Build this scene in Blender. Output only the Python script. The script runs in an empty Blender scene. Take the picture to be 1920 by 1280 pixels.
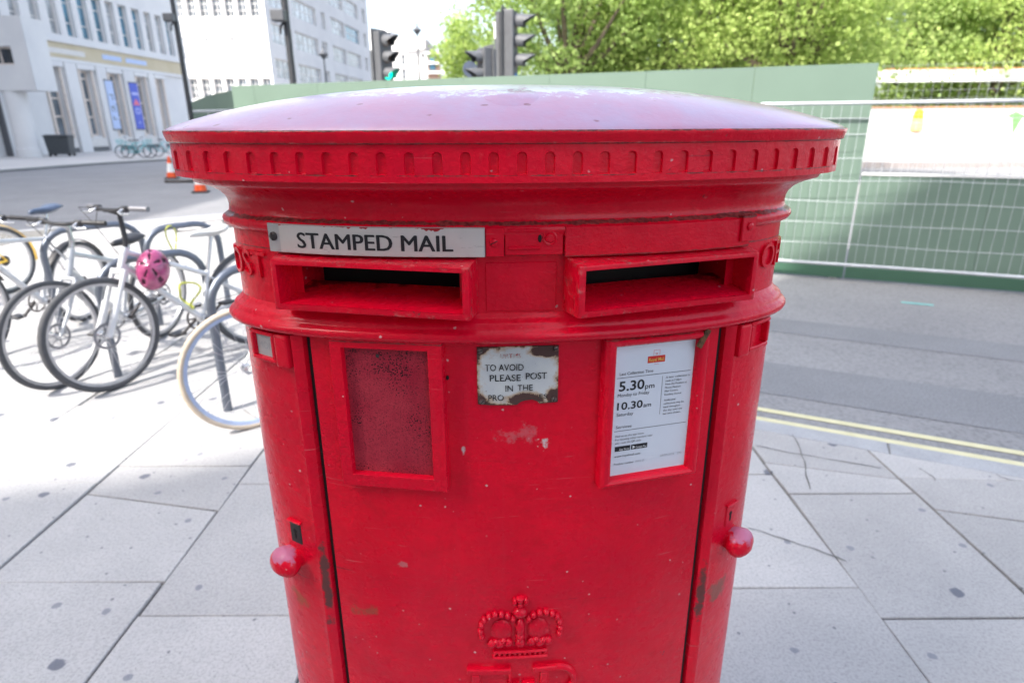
import bpy, bmesh, math, random
import numpy as np
from mathutils import Vector, Matrix, Quaternion
R = math.radians
random.seed(7); rng = np.random.default_rng(7)
scene = bpy.context.scene
COL = scene.collection

# ------------------------------------------------------------------ camera, sky, sun, exposure
EYE = 1.62
FPX, PITCH, ROLL = 1164.93, .3337, -.0038
cam_d = bpy.data.cameras.new('camera'); cam = bpy.data.objects.new('camera', cam_d); COL.objects.link(cam)
cam_d.sensor_width = 36; cam_d.lens = FPX/1920*36; cam_d.clip_start = .02; cam_d.clip_end = 3000
_X = Vector((1,0,0)); _U = Vector((0, math.sin(PITCH), math.cos(PITCH))); _F = Vector((0, math.cos(PITCH), -math.sin(PITCH)))
_c, _s = math.cos(ROLL), math.sin(ROLL)
_r = _c*_X + _s*_U; _u = -_s*_X + _c*_U
M = Matrix((_r, _u, -_F)).transposed().to_4x4(); M.translation = (0,0,EYE); cam.matrix_world = M
cam_d.dof.use_dof = True; cam_d.dof.focus_distance = .84; cam_d.dof.aperture_fstop = 5.0
scene.camera = cam

SUN_TO = Vector((-.512, -.488, .707)).normalized()
world = bpy.data.worlds.new('World'); scene.world = world; world.use_nodes = True
wn = world.node_tree.nodes; wl = world.node_tree.links
sky = wn.new('ShaderNodeTexSky'); sky.sky_type = 'NISHITA'; sky.sun_disc = False
sky.sun_elevation = math.asin(SUN_TO.z); sky.sun_rotation = math.atan2(SUN_TO.x, SUN_TO.y)
sky.air_density = 1.0; sky.dust_density = 4.0; sky.ozone_density = 1.0
# thin bright high cloud: the clear sky washed towards white, with soft variation
hs = wn.new('ShaderNodeHueSaturation'); hs.inputs['Saturation'].default_value = .62; hs.inputs['Value'].default_value = 1.15; wl.new(sky.outputs[0], hs.inputs['Color'])
wtc = wn.new('ShaderNodeTexCoord'); wno = wn.new('ShaderNodeTexNoise'); wno.inputs['Scale'].default_value = 2.2; wno.inputs['Detail'].default_value = 5; wl.new(wtc.outputs['Generated'], wno.inputs['Vector'])
wmx = wn.new('ShaderNodeMix'); wmx.data_type = 'RGBA'; wl.new(wno.outputs[0], wmx.inputs[0]); wl.new(sky.outputs[0], wmx.inputs[6]); wl.new(hs.outputs[0], wmx.inputs[7])
wmr = wn.new('ShaderNodeMapRange'); wmr.inputs[1].default_value = .30; wmr.inputs[2].default_value = .55; wmr.inputs[3].default_value = .45; wmr.inputs[4].default_value = 1.; wl.new(wno.outputs[0], wmr.inputs[0]); wl.new(wmr.outputs[0], wmx.inputs[0])
wl.new(wmx.outputs[2], wn['Background'].inputs[0]); wn['Background'].inputs[1].default_value = .15
sun_d = bpy.data.lights.new('sun', 'SUN'); sun_d.energy = 2.3; sun_d.angle = R(.53); sun_d.color = (1,.95,.88)
sun = bpy.data.objects.new('sun', sun_d); COL.objects.link(sun); sun.location = (-20,-15,30)
sun.rotation_euler = (-SUN_TO).to_track_quat('-Z','Y').to_euler()
vs = scene.view_settings; vs.view_transform = 'Standard'; vs.look = 'None'; vs.gamma = 1; vs.use_curve_mapping = False
vs.exposure = 1.72
scene.render.engine = 'CYCLES'; scene.cycles.use_denoising = True; scene.cycles.max_bounces = 8
scene.cycles.transparent_max_bounces = 8

# ------------------------------------------------------------------ helpers
def ray(px, py):
    x, y = px-960, 640-py
    X = _c*x - _s*y; Y = _s*x + _c*y
    return Vector((X, FPX*math.cos(PITCH)+Y*math.sin(PITCH), -FPX*math.sin(PITCH)+Y*math.cos(PITCH)))
def at(px, py, depth):
    d = ray(px, py); return d*(depth/d.y) + Vector((0,0,EYE))
def gnd(px, py, z=0.):
    d = ray(px, py); return d*((z-EYE)/d.z) + Vector((0,0,EYE))

class MB:
    def __init__(s): s.v=[]; s.f=[]; s.m=[]
    def add(s, vs, fs, mi=0):
        o=len(s.v); s.v += [tuple(v) for v in vs]; s.f += [tuple(i+o for i in f) for f in fs]; s.m += [mi]*len(fs); return s
    def box(s, c, d, rot=None, mi=0):
        hx,hy,hz = d[0]/2,d[1]/2,d[2]/2
        vs=[Vector((x*hx,y*hy,z*hz)) for z in (-1,1) for y in (-1,1) for x in (-1,1)]
        if rot is not None: vs=[rot@v for v in vs]
        vs=[v+Vector(c) for v in vs]
        return s.add(vs, [(0,2,3,1),(4,5,7,6),(0,1,5,4),(2,6,7,3),(0,4,6,2),(1,3,7,5)], mi)
    def tube(s, pts, r, n=10, closed=False, caps=True, mi=0):
        pts=[Vector(p) for p in pts]; N=len(pts); rs = r if isinstance(r,(list,tuple)) else [r]*N
        rings=[]; prev=None
        for i,p in enumerate(pts):
            if closed: t=(pts[(i+1)%N]-pts[i-1]).normalized()
            else: t=(pts[min(i+1,N-1)]-pts[max(i-1,0)]).normalized()
            if prev is None:
                a=t.orthogonal().normalized()
            else:
                a=(prev-t*prev.dot(t)).normalized()
            prev=a; b=t.cross(a)
            rings.append([p+(a*math.cos(k*2*math.pi/n)+b*math.sin(k*2*math.pi/n))*rs[i] for k in range(n)])
        vs=[v for ring in rings for v in ring]; fs=[]
        for i in range(N if closed else N-1):
            j=(i+1)%N
            for k in range(n): fs.append((i*n+k, i*n+(k+1)%n, j*n+(k+1)%n, j*n+k))
        if caps and not closed: fs += [tuple(range(n-1,-1,-1)), tuple((N-1)*n+k for k in range(n))]
        return s.add(vs, fs, mi)
    def loft(s, rings, closed=True, cap=True, mi=0):
        n=len(rings[0]); vs=[v for r in rings for v in r]; fs=[]
        for i in range(len(rings)-1):
            for k in range(n if closed else n-1):
                fs.append((i*n+k, i*n+(k+1)%n, (i+1)*n+(k+1)%n, (i+1)*n+k))
        if cap: fs += [tuple(range(n-1,-1,-1)), tuple((len(rings)-1)*n+k for k in range(n))]
        return s.add(vs, fs, mi)
    def lathe(s, prof, c=(0,0,0), n=24, rot=None, mi=0, cap=True):
        rings=[]
        for r,z in prof:
            ring=[Vector((r*math.cos(k*2*math.pi/n), r*math.sin(k*2*math.pi/n), z)) for k in range(n)]
            if rot is not None: ring=[rot@v for v in ring]
            rings.append([v+Vector(c) for v in ring])
        return s.loft(rings, True, cap, mi)
    def ell(s, c, rad, n=12, m=7, fn=None, mi=0):
        rings=[]
        for i in range(m):
            ph=math.pi*(i/(m-1))*.98+.01*math.pi
            rings.append([Vector((c[0]+rad[0]*math.sin(ph)*math.cos(k*2*math.pi/n), c[1]+rad[1]*math.sin(ph)*math.sin(k*2*math.pi/n), c[2]-rad[2]*math.cos(ph))) for k in range(n)])
        if fn: rings=[[fn(v) for v in r] for r in rings]
        return s.loft(rings, True, True, mi)
    def prism(s, poly, z0, z1, mi=0):
        n=len(poly); vs=[(p[0],p[1],z0) for p in poly]+[(p[0],p[1],z1) for p in poly]
        return s.add(vs, [tuple(range(n-1,-1,-1)), tuple(range(n,2*n))]+[(i,(i+1)%n,n+(i+1)%n,n+i) for i in range(n)], mi)
    def build(s, name, mats, parent=None, smooth=False, bevel=0, seg=1, angle=30, fn=None):
        me=bpy.data.meshes.new(name); vs=s.v if fn is None else [tuple(fn(Vector(v))) for v in s.v]
        me.from_pydata(vs, [], s.f)
        if not isinstance(mats,(list,tuple)): mats=[mats]
        for m in mats: me.materials.append(m)
        me.polygons.foreach_set('material_index', s.m)
        bm=bmesh.new(); bm.from_mesh(me); bmesh.ops.recalc_face_normals(bm, faces=bm.faces)
        if bevel:
            es=[e for e in bm.edges if len(e.link_faces)==2 and e.calc_face_angle(0)>R(angle)]
            bmesh.ops.bevel(bm, geom=es, offset=bevel, segments=seg, affect='EDGES', profile=.6, clamp_overlap=True)
        bm.to_mesh(me); bm.free()
        if smooth:
            me.polygons.foreach_set('use_smooth', [True]*len(me.polygons))
            me.set_sharp_from_angle(angle=R(smooth if smooth is not True else 40))
        o=bpy.data.objects.new(name, me); COL.objects.link(o)
        if parent is not None: o.parent=parent
        return o
def thing(name, label, cat, loc=(0,0,0), rz=0, group=None):
    o=bpy.data.objects.new(name, None); COL.objects.link(o); o.location=loc; o.rotation_euler=(0,0,rz)
    o.empty_display_size=.1
    return tag(o, label, cat, group)
def tag(o, label=None, cat=None, group=None, kind=None):
    if label: o['label']=label
    if cat: o['category']=cat
    if group: o['group']=group
    if kind: o['kind']=kind
    return o
def text_geo(txt, width=None, height=None, bold=0., shear=0.):
    cu=bpy.data.curves.new('t','FONT'); cu.body=txt; cu.size=1; cu.offset=bold; cu.shear=shear; cu.resolution_u=3
    o=bpy.data.objects.new('t',cu); COL.objects.link(o); dg=bpy.context.evaluated_depsgraph_get()
    ev=o.evaluated_get(dg); me=ev.to_mesh()
    v=np.array([x.co[:] for x in me.vertices]) if len(me.vertices) else np.zeros((0,3)); f=[tuple(p.vertices) for p in me.polygons]
    ev.to_mesh_clear(); bpy.data.objects.remove(o); bpy.data.curves.remove(cu)
    x0,x1=v[:,0].min(),v[:,0].max(); y0,y1=v[:,1].min(),v[:,1].max()
    v[:,0]-=x0; v[:,1]-=y0 if y0>-.05 else 0
    sx = width/(x1-x0) if width else None; sy = height/.72 if height else None
    if sx is None: sx=sy
    if sy is None: sy=sx
    v[:,0]*=sx; v[:,1]*=sy
    return v[:,:2], f, (x1-x0)*sx

# ------------------------------------------------------------------ materials
def newmat(name):
    m=bpy.data.materials.new(name); m.use_nodes=True; nt=m.node_tree
    return m, nt, nt.nodes, nt.links, nt.nodes['Principled BSDF']
def ramp(nt, src, stops):
    r=nt.nodes.new('ShaderNodeValToRGB'); e=r.color_ramp.elements
    while len(e)<len(stops): e.new(.5)
    for k,(p,c) in enumerate(stops):
        e[k].position=p; e[k].color=(c,c,c,1) if isinstance(c,(int,float)) else (*c,1)
    nt.links.new(src, r.inputs[0]); return r.outputs[0]
def mixc(nt, fac, a, b, mode='MIX'):
    m=nt.nodes.new('ShaderNodeMix'); m.data_type='RGBA'; m.blend_type=mode
    for sock,val in ((0,fac),(6,a),(7,b)):
        if hasattr(val,'links'): nt.links.new(val, m.inputs[sock])
        elif isinstance(val,(int,float)): m.inputs[sock].default_value = val if sock==0 else (val,val,val,1)
        else: m.inputs[sock].default_value=(*val,1)
    return m.outputs[2]
def mth(nt, op, a, b=None, c=None):
    m=nt.nodes.new('ShaderNodeMath'); m.operation=op
    for i,v in enumerate((a,b,c)):
        if v is None: continue
        if hasattr(v,'links'): nt.links.new(v, m.inputs[i])
        else: m.inputs[i].default_value=v
    return m.outputs[0]
def noise(nt, vec, scale, detail=4, rough=.55, dist=0):
    n=nt.nodes.new('ShaderNodeTexNoise'); n.inputs['Scale'].default_value=scale; n.inputs['Detail'].default_value=detail
    n.inputs['Roughness'].default_value=rough; n.inputs['Distortion'].default_value=dist
    if vec is not None: nt.links.new(vec, n.inputs['Vector'])
    return n.outputs[0]
def objco(nt): return nt.nodes.new('ShaderNodeTexCoord').outputs['Object']
def geoco(nt): return nt.nodes.new('ShaderNodeNewGeometry').outputs['Position']
def bump(nt, bsdf, h, strength, dist=.01):
    b=nt.nodes.new('ShaderNodeBump'); b.inputs['Strength'].default_value=strength; b.inputs['Distance'].default_value=dist
    nt.links.new(h, b.inputs['Height']); nt.links.new(b.outputs[0], bsdf.inputs['Normal'])
def plain(name, col, rough=.5, metal=0, coat=0, var=.12, scale=8, bmp=0, spec=.5, dirt=None):
    m,nt,n,l,b=newmat(name); co=objco(nt)
    nz=noise(nt,co,scale,5)
    c=mixc(nt, ramp(nt,nz,[(.3,0.),(.7,1.)]), tuple(x*(1-var) for x in col), tuple(min(1,x*(1+var)) for x in col))
    if dirt: c=mixc(nt, ramp(nt,noise(nt,co,dirt[1],6,.65),[(dirt[2],0.),(dirt[2]+.1,1.)]), c, dirt[0])
    l.new(c,b.inputs['Base Color']); b.inputs['Roughness'].default_value=rough; b.inputs['Metallic'].default_value=metal
    b.inputs['Coat Weight'].default_value=coat; b.inputs['Coat Roughness'].default_value=.12; b.inputs['Specular IOR Level'].default_value=spec
    if bmp: bump(nt,b,noise(nt,co,scale*6,4),bmp)
    return m

def red_paint(name, dome=False, stains=(), worn=0., edges=False, lines=()):
    m,nt,n,l,b=newmat(name); co=objco(nt)
    big=noise(nt,co,5,4,.6); mid=noise(nt,co,26,5,.6); fine=noise(nt,co,240,3,.6)
    red=mixc(nt, ramp(nt,big,[(.32,0.),(.7,1.)]), (.70,.0022,.020), (.84,.0030,.026))
    red=mixc(nt, ramp(nt,noise(nt,co,2.6,5,.65,.5),[(.38,0.),(.68,.55)]), red, (.52,.002,.028))
    red=mixc(nt, ramp(nt,mid,[(.55,0.),(.72,.55)]), red, (.56,.003,.016))
    # vertical weather streaks
    mp=n.new('ShaderNodeMapping'); mp.inputs['Scale'].default_value=(60,60,3.5); l.new(co,mp.inputs[0])
    red=mixc(nt, ramp(nt,noise(nt,mp.outputs[0],1,4,.6),[(.58,0.),(.8,.14)]), red, (.52,.07,.09))
    # tiny paint flecks and grime
    vor=n.new('ShaderNodeTexVoronoi'); vor.inputs['Scale'].default_value=78; l.new(co,vor.inputs['Vector'])
    sep=n.new('ShaderNodeSeparateColor'); l.new(vor.outputs['Color'],sep.inputs[0])
    fleck=mth(nt,'MULTIPLY', ramp(nt,mth(nt,'ADD',mth(nt,'ADD',vor.outputs['Distance'],mth(nt,'MULTIPLY',mth(nt,'SUBTRACT',noise(nt,co,260,3,.6),.5),.38)),mth(nt,'MULTIPLY',sep.outputs[2],.13)),[(.12,1.),(.20,0.)]), ramp(nt,mth(nt,'MULTIPLY',mth(nt,'ADD',sep.outputs[0],mth(nt,'MULTIPLY',big,.5)),.66),[(.735,0.),(.76,.8)]))
    red=mixc(nt, fleck, red, (.70,.42,.42))
    for rot_,sc_ in ((.5,(9,9,160)),(-.9,(7,7,120)),(1.35,(8,8,190))):
        mq=n.new('ShaderNodeMapping'); mq.inputs['Rotation'].default_value=(0,rot_,0); mq.inputs['Scale'].default_value=sc_; l.new(co,mq.inputs[0])
        red=mixc(nt, mth(nt,'MULTIPLY',ramp(nt,noise(nt,mq.outputs[0],1,3,.5,.3),[(.70,0.),(.73,.5)]),ramp(nt,noise(nt,co,6,3),[(.5,0.),(.6,1.)])), red, (.66,.16,.17) if rot_>0 else (.22,.01,.02))
    chip=ramp(nt,noise(nt,co,17,6,.72,.4),[(.70-worn*.1,0.),(.72-worn*.1,1.)])
    red=mixc(nt, mth(nt,'MULTIPLY',chip,.85), red, (.10,.045,.04))
    if dome:
        # bleached, worn top with the sky's sheen mixed into its colour, spots of grime
        red=mixc(nt, ramp(nt,noise(nt,co,9,6,.7),[(.25,.60),(.75,.96)]), red, (.39,.31,.48))
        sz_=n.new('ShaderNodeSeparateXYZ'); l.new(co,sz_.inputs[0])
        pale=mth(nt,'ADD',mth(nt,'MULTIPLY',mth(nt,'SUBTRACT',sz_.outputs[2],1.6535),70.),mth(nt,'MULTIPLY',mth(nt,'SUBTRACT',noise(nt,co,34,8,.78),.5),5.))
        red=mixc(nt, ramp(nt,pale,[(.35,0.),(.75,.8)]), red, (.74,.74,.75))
        mp2=n.new('ShaderNodeMapping'); mp2.inputs['Scale'].default_value=(60,110,1); l.new(co,mp2.inputs[0])
        v2=n.new('ShaderNodeTexVoronoi'); v2.inputs['Scale'].default_value=.55; l.new(mp2.outputs[0],v2.inputs['Vector'])
        s2=n.new('ShaderNodeSeparateColor'); l.new(v2.outputs['Color'],s2.inputs[0])
        sp=mth(nt,'MULTIPLY', ramp(nt,mth(nt,'ADD',v2.outputs['Distance'],mth(nt,'MULTIPLY',noise(nt,co,90,4),.35)),[(.30,1.),(.36,0.)]), ramp(nt,s2.outputs[1],[(.72,0.),(.76,.7)]))
        red=mixc(nt, sp, red, (.20,.04,.05))
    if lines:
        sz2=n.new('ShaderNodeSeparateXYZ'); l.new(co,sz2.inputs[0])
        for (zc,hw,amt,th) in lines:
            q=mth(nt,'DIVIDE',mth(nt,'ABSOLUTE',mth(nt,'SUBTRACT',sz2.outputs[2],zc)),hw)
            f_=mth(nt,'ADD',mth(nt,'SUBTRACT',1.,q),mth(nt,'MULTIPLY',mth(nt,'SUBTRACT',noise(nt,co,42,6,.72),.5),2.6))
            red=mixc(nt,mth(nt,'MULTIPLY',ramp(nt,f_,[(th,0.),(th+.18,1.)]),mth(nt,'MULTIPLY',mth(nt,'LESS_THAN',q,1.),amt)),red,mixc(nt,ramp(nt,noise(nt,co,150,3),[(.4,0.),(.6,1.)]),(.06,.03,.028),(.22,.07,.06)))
    if edges:
        gm=n.new('ShaderNodeNewGeometry'); wear=mth(nt,'MULTIPLY',ramp(nt,gm.outputs['Pointiness'],[(.515,0.),(.57,1.)]),ramp(nt,noise(nt,co,70,5,.7),[(.54,0.),(.68,.7)]))
        red=mixc(nt,wear,red,mixc(nt,ramp(nt,noise(nt,co,120,3),[(.45,0.),(.55,1.)]),(.55,.22,.20),(.12,.07,.06)))
    st=None
    for (p,rad,colr,amt,sc,th) in stains:
        d=n.new('ShaderNodeVectorMath'); d.operation='SUBTRACT'; l.new(co,d.inputs[0]); d.inputs[1].default_value=p
        q=n.new('ShaderNodeVectorMath'); q.operation='DIVIDE'; l.new(d.outputs[0],q.inputs[0]); q.inputs[1].default_value=rad
        ln=n.new('ShaderNodeVectorMath'); ln.operation='LENGTH'; l.new(q.outputs[0],ln.inputs[0])
        mask=mth(nt,'ADD', mth(nt,'SUBTRACT',1.,ln.outputs[1]), mth(nt,'MULTIPLY',mth(nt,'SUBTRACT',noise(nt,co,sc,6,.7),.5),1.8))
        f=mth(nt,'MULTIPLY',ramp(nt,mask,[(th,0.),(th+.22,1.)]),amt)
        red=mixc(nt,f,red,colr); st=f if st is None else mth(nt,'MAXIMUM',st,f)
    l.new(red,b.inputs['Base Color'])
    rgh=mth(nt,'ADD', .16 if not dome else .34, mth(nt,'MULTIPLY',mid,.26))
    if st is not None: rgh=mth(nt,'ADD',rgh,mth(nt,'MULTIPLY',st,.35))
    l.new(rgh,b.inputs['Roughness'])
    b.inputs['Specular IOR Level'].default_value=.12 if not dome else .4
    b.inputs['Coat Weight'].default_value=.34 if not dome else 1.; b.inputs['Coat Roughness'].default_value=.16 if not dome else .22; b.inputs['Coat IOR'].default_value=1.5 if not dome else 1.75
    hh=mth(nt,'ADD', mth(nt,'MULTIPLY',noise(nt,co,62,4,.6),1.), mth(nt,'MULTIPLY',fine,.22))
    hh=mth(nt,'SUBTRACT',hh,mth(nt,'MULTIPLY',chip,.5))
    mp3=n.new('ShaderNodeMapping'); mp3.inputs['Scale'].default_value=(35,35,130); l.new(co,mp3.inputs[0])
    hh=mth(nt,'ADD',hh,mth(nt,'MULTIPLY',noise(nt,mp3.outputs[0],1,4,.6,.8),.30))
    hh=mth(nt,'ADD',hh,mth(nt,'MULTIPLY',noise(nt,co,17,3,.5),1.5))
    bump(nt,b,hh,.5 if not dome else .2,.0040)
    return m
RUST=(.14,.06,.035); GRIME=(.085,.05,.045)

M_={}
M_['metal_grey']=plain('metal_grey',(.22,.22,.24),.45,.6)
M_['dark_metal']=plain('dark_metal',(.06,.055,.055),.5,.5,dirt=(RUST,60,.6))
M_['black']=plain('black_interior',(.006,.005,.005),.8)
M_['white_letter']=plain('white_print',(.8,.8,.8),.5,var=.02)
M_['black_print']=plain('black_print',(.012,.012,.016),.45,var=.05)
M_['faint_print']=plain('faint_print',(.33,.34,.37),.5,var=.05)
M_['red_print']=plain('red_print',(.62,.02,.015),.45,var=.05)
M_['paper']=plain('notice_paper',(.70,.73,.80),.22,var=.02,scale=20,coat=.3)
M_['grey_label']=plain('grey_label',(.42,.42,.42),.35,var=.06)
M_['screw']=plain('screw_metal',(.20,.16,.15),.4,.7,dirt=(RUST,160,.55))
M_['tyre']=plain('tyre_rubber',(.065,.067,.074),.75,bmp=.15,scale=30)
M_['tan_tyre']=plain('tan_tyre_rubber',(.50,.42,.33),.75)
M_['chrome']=plain('bright_alloy',(.62,.63,.65),.25,.85)
M_['rim']=plain('rim_alloy',(.42,.42,.44),.35,.7)
M_['blue_rim']=plain('pale_blue_rim',(.42,.50,.68),.35,.3)
M_['spoke']=plain('spoke_steel',(.66,.66,.68),.3,.6)
M_['matt_black']=plain('matt_black_plastic',(.022,.022,.026),.5)
M_['white_frame']=plain('white_frame_paint',(.58,.59,.61),.3,coat=.5)
M_['silver_frame']=plain('silver_frame_paint',(.50,.52,.55),.35,.3,coat=.4)
M_['cream_frame']=plain('cream_frame_paint',(.66,.66,.63),.35,coat=.4)
M_['yellow_frame']=plain('yellow_frame_paint',(.78,.50,.05),.35,coat=.4)
M_['teal_frame']=plain('teal_frame_paint',(.05,.42,.46),.4,coat=.3)
M_['galv']=plain('galvanised_steel',(.16,.18,.22),.42,.75)
M_['white_vinyl']=plain('white_saddle_vinyl',(.56,.56,.55),.5)
M_['blue_saddle']=plain('blue_black_vinyl',(.06,.085,.14),.35)
M_['helmet_pink']=plain('pink_helmet_shell',(.30,.045,.135),.22,coat=.6,var=.3,scale=12)
M_['helmet_dark']=plain('dark_helmet_foam',(.06,.02,.04),.7)
M_['neon']=plain('neon_yellow_plastic',(.50,.52,.07),.4)
M_['orange']=plain('cone_orange_plastic',(.82,.10,.02),.45)
M_['refl_white']=plain('white_sleeve',(.82,.82,.8),.4)
M_['signal_grey']=plain('signal_grey_paint',(.105,.11,.12),.5)
M_['lens_off']=plain('unlit_lens',(.16,.12,.10),.2)
M_['blue_sign']=plain('blue_sign_face',(.03,.14,.42),.35)
M_['lamp_post']=plain('lamp_post_paint',(.035,.037,.042),.45)
mm,nt,n,l,b=newmat('lit_green_lens'); b.inputs['Base Color'].default_value=(.0,.5,.36,1); b.inputs['Emission Color'].default_value=(.0,.85,.52,1); b.inputs['Emission Strength'].default_value=1.0; M_['green_lit']=mm

def stone(name, c1, c2, scale=3., rough=.85, spots=0., bmp=.2, speck=.0, gum=False, per_obj=0.):
    m,nt,n,l,b=newmat(name); co=geoco(nt)
    c=mixc(nt, ramp(nt,noise(nt,co,scale,6,.62),[(.3,0.),(.7,1.)]), c1, c2)
    c=mixc(nt, ramp(nt,noise(nt,co,scale*60,3,.7),[(.35,speck),(.55,0.)]), c, tuple(x*.45 for x in c1))
    if per_obj:
        oi=n.new('ShaderNodeObjectInfo'); k=mth(nt,'ADD',1-per_obj/2,mth(nt,'MULTIPLY',oi.outputs['Random'],per_obj))
        cc=n.new('ShaderNodeCombineColor'); [l.new(k,cc.inputs[i]) for i in range(3)]
        c=mixc(nt,1.,c,cc.outputs[0],'MULTIPLY')
    if gum:
        for sc,thr,dark,edge in ((2.3,.62,(.10,.11,.145),.062),(4.3,.72,(.20,.21,.24),.07),(9.,.80,(.16,.165,.18),.06)):
            v=n.new('ShaderNodeTexVoronoi'); v.inputs['Scale'].default_value=sc; l.new(co,v.inputs['Vector'])
            v.voronoi_dimensions='2D'; s_=n.new('ShaderNodeSeparateColor'); l.new(v.outputs['Color'],s_.inputs[0])
            d=mth(nt,'ADD',v.outputs['Distance'],mth(nt,'MULTIPLY',mth(nt,'SUBTRACT',noise(nt,co,sc*7,4),.5),.10))
            f=mth(nt,'MULTIPLY',ramp(nt,d,[(edge*.75,1.),(edge,0.)]),ramp(nt,s_.outputs[0],[(thr,0.),(thr+.02,.85)]))
            c=mixc(nt,f,c,dark)
        st=ramp(nt,noise(nt,co,2.3,7,.75,.6),[(.66,0.),(.76,.4)]); c=mixc(nt,st,c,(.22,.22,.24))
        pit=ramp(nt,noise(nt,co,170,2,.6),[(.26,.8),(.36,0.)]); c=mixc(nt,pit,c,(.12,.12,.13))
    l.new(c,b.inputs['Base Color']); b.inputs['Roughness'].default_value=rough
    h=mth(nt,'ADD',noise(nt,co,scale*55,3,.7),mth(nt,'MULTIPLY',noise(nt,co,scale*6,4),.7)); bump(nt,b,h,bmp,.004)
    return m
M_['slab']=stone('paving_slab_stone',(.37,.365,.365),(.47,.46,.455),1.6,.85,bmp=.25,speck=.35,gum=True,per_obj=.26)
M_['mortar']=stone('joint_mortar',(.12,.118,.112),(.22,.212,.195),14)
M_['kerb']=stone('granite_kerb',(.34,.35,.37),(.44,.45,.47),5,.8,speck=.6)
M_['asphalt']=stone('road_asphalt',(.22,.22,.23),(.285,.285,.295),.7,.85,bmp=.5,speck=.5)
M_['asphalt_patch']=stone('road_asphalt_patch',(.185,.188,.203),(.23,.235,.25),1.2,.85,bmp=.5,speck=.5)
M_['yellow_line']=stone('yellow_road_paint',(.60,.565,.34),(.70,.66,.44),12,.7,speck=.25)
M_['cyan_mark']=stone('cyan_spray_paint',(.15,.52,.50),(.25,.6,.55),12,.7)
M_['far_pave']=stone('far_pavement',(.46,.44,.43),(.56,.54,.52),.6,.85)
M_['portland']=stone('portland_stone',(.62,.62,.63),(.72,.715,.71),.35,.8,bmp=.1)
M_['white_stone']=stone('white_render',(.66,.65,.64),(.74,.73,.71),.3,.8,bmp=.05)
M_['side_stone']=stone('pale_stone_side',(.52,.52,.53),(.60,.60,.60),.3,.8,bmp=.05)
M_['tan_fascia']=stone('tan_fascia_stone',(.50,.43,.29),(.58,.51,.37),.5,.7,bmp=.05)
M_['brick']=stone('brown_brick',(.32,.20,.15),(.40,.26,.2),1.,.85)
M_['rear_stone']=stone('street_building_stone',(.42,.40,.37),(.50,.47,.43),.4,.85)
M_['win_frame']=plain('window_frame_paint',(.62,.60,.58),.5)
M_['beige_frame']=plain('beige_window_surround',(.62,.54,.48),.6)
M_['pilaster']=M_['portland']
def glass(name, tint, rough=.08):
    m,nt,n,l,b=newmat(name); co=objco(nt)
    c=mixc(nt, ramp(nt,noise(nt,geoco(nt),.9,3),[(.35,0.),(.65,1.)]), tuple(x*.5 for x in tint), tint)
    l.new(c,b.inputs['Base Color']); b.inputs['Roughness'].default_value=rough; b.inputs['Specular IOR Level'].default_value=.8; b.inputs['IOR'].default_value=1.6
    bump(nt,b,noise(nt,geoco(nt),.5,2),.08,.05)
    return m
M_['glass']=glass('window_glass',(.16,.20,.24)); M_['glass_blue']=glass('blue_window_glass',(.10,.26,.38)); M_['glass_pale']=glass('curtained_glass',(.50,.53,.56),.2)
M_['dark_glass']=glass('dark_window_glass',(.03,.04,.055))
M_['hoarding']=plain('green_hoarding_paint',(.135,.200,.158),.55,var=.05,scale=1.5)
M_['hoarding_dark']=plain('green_hoarding_skirting',(.05,.125,.08),.55,var=.05,scale=1.5)
M_['galv_white']=plain('fence_galvanised',(.55,.57,.60),.4,.35)
M_['site_white']=plain('white_site_board',(.78,.77,.75),.6,var=.04,scale=1)
M_['blue_banner']=plain('blue_banner_cloth',(.10,.14,.55),.7); M_['pale_banner']=plain('pale_blue_banner_cloth',(.45,.55,.78),.7)
M_['pink_print']=plain('pink_print',(.75,.18,.25),.7); M_['lilac_print']=plain('lilac_print',(.42,.46,.78),.7)
M_['bin']=plain('grey_bin_plastic',(.05,.058,.065),.5)
M_['bark']=plain('tree_bark',(.14,.11,.08),.9,bmp=.5,scale=5)
def leafmat(name, c1, c2):
    m,nt,n,l,b=newmat(name); g=n.new('ShaderNodeNewGeometry')
    c=mixc(nt,g.outputs['Random Per Island'],c1,c2); l.new(c,b.inputs['Base Color']); b.inputs['Roughness'].default_value=.55; b.inputs['Specular IOR Level'].default_value=.3
    tr=n.new('ShaderNodeBsdfTranslucent'); l.new(mixc(nt,.5,c,(.36,.50,.10)),tr.inputs[0]); ms=n.new('ShaderNodeMixShader'); ms.inputs[0].default_value=.5
    l.new(b.outputs[0],ms.inputs[1]); l.new(tr.outputs[0],ms.inputs[2]); l.new(ms.outputs[0],n['Material Output'].inputs[0]); return m
M_['leaf_a']=leafmat('plane_tree_leaf',(.27,.40,.11),(.44,.56,.20)); M_['leaf_b']=leafmat('lime_tree_leaf',(.33,.46,.12),(.54,.64,.22)); M_['leaf_c']=leafmat('dark_leaf',(.24,.37,.14),(.38,.50,.22))

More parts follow.
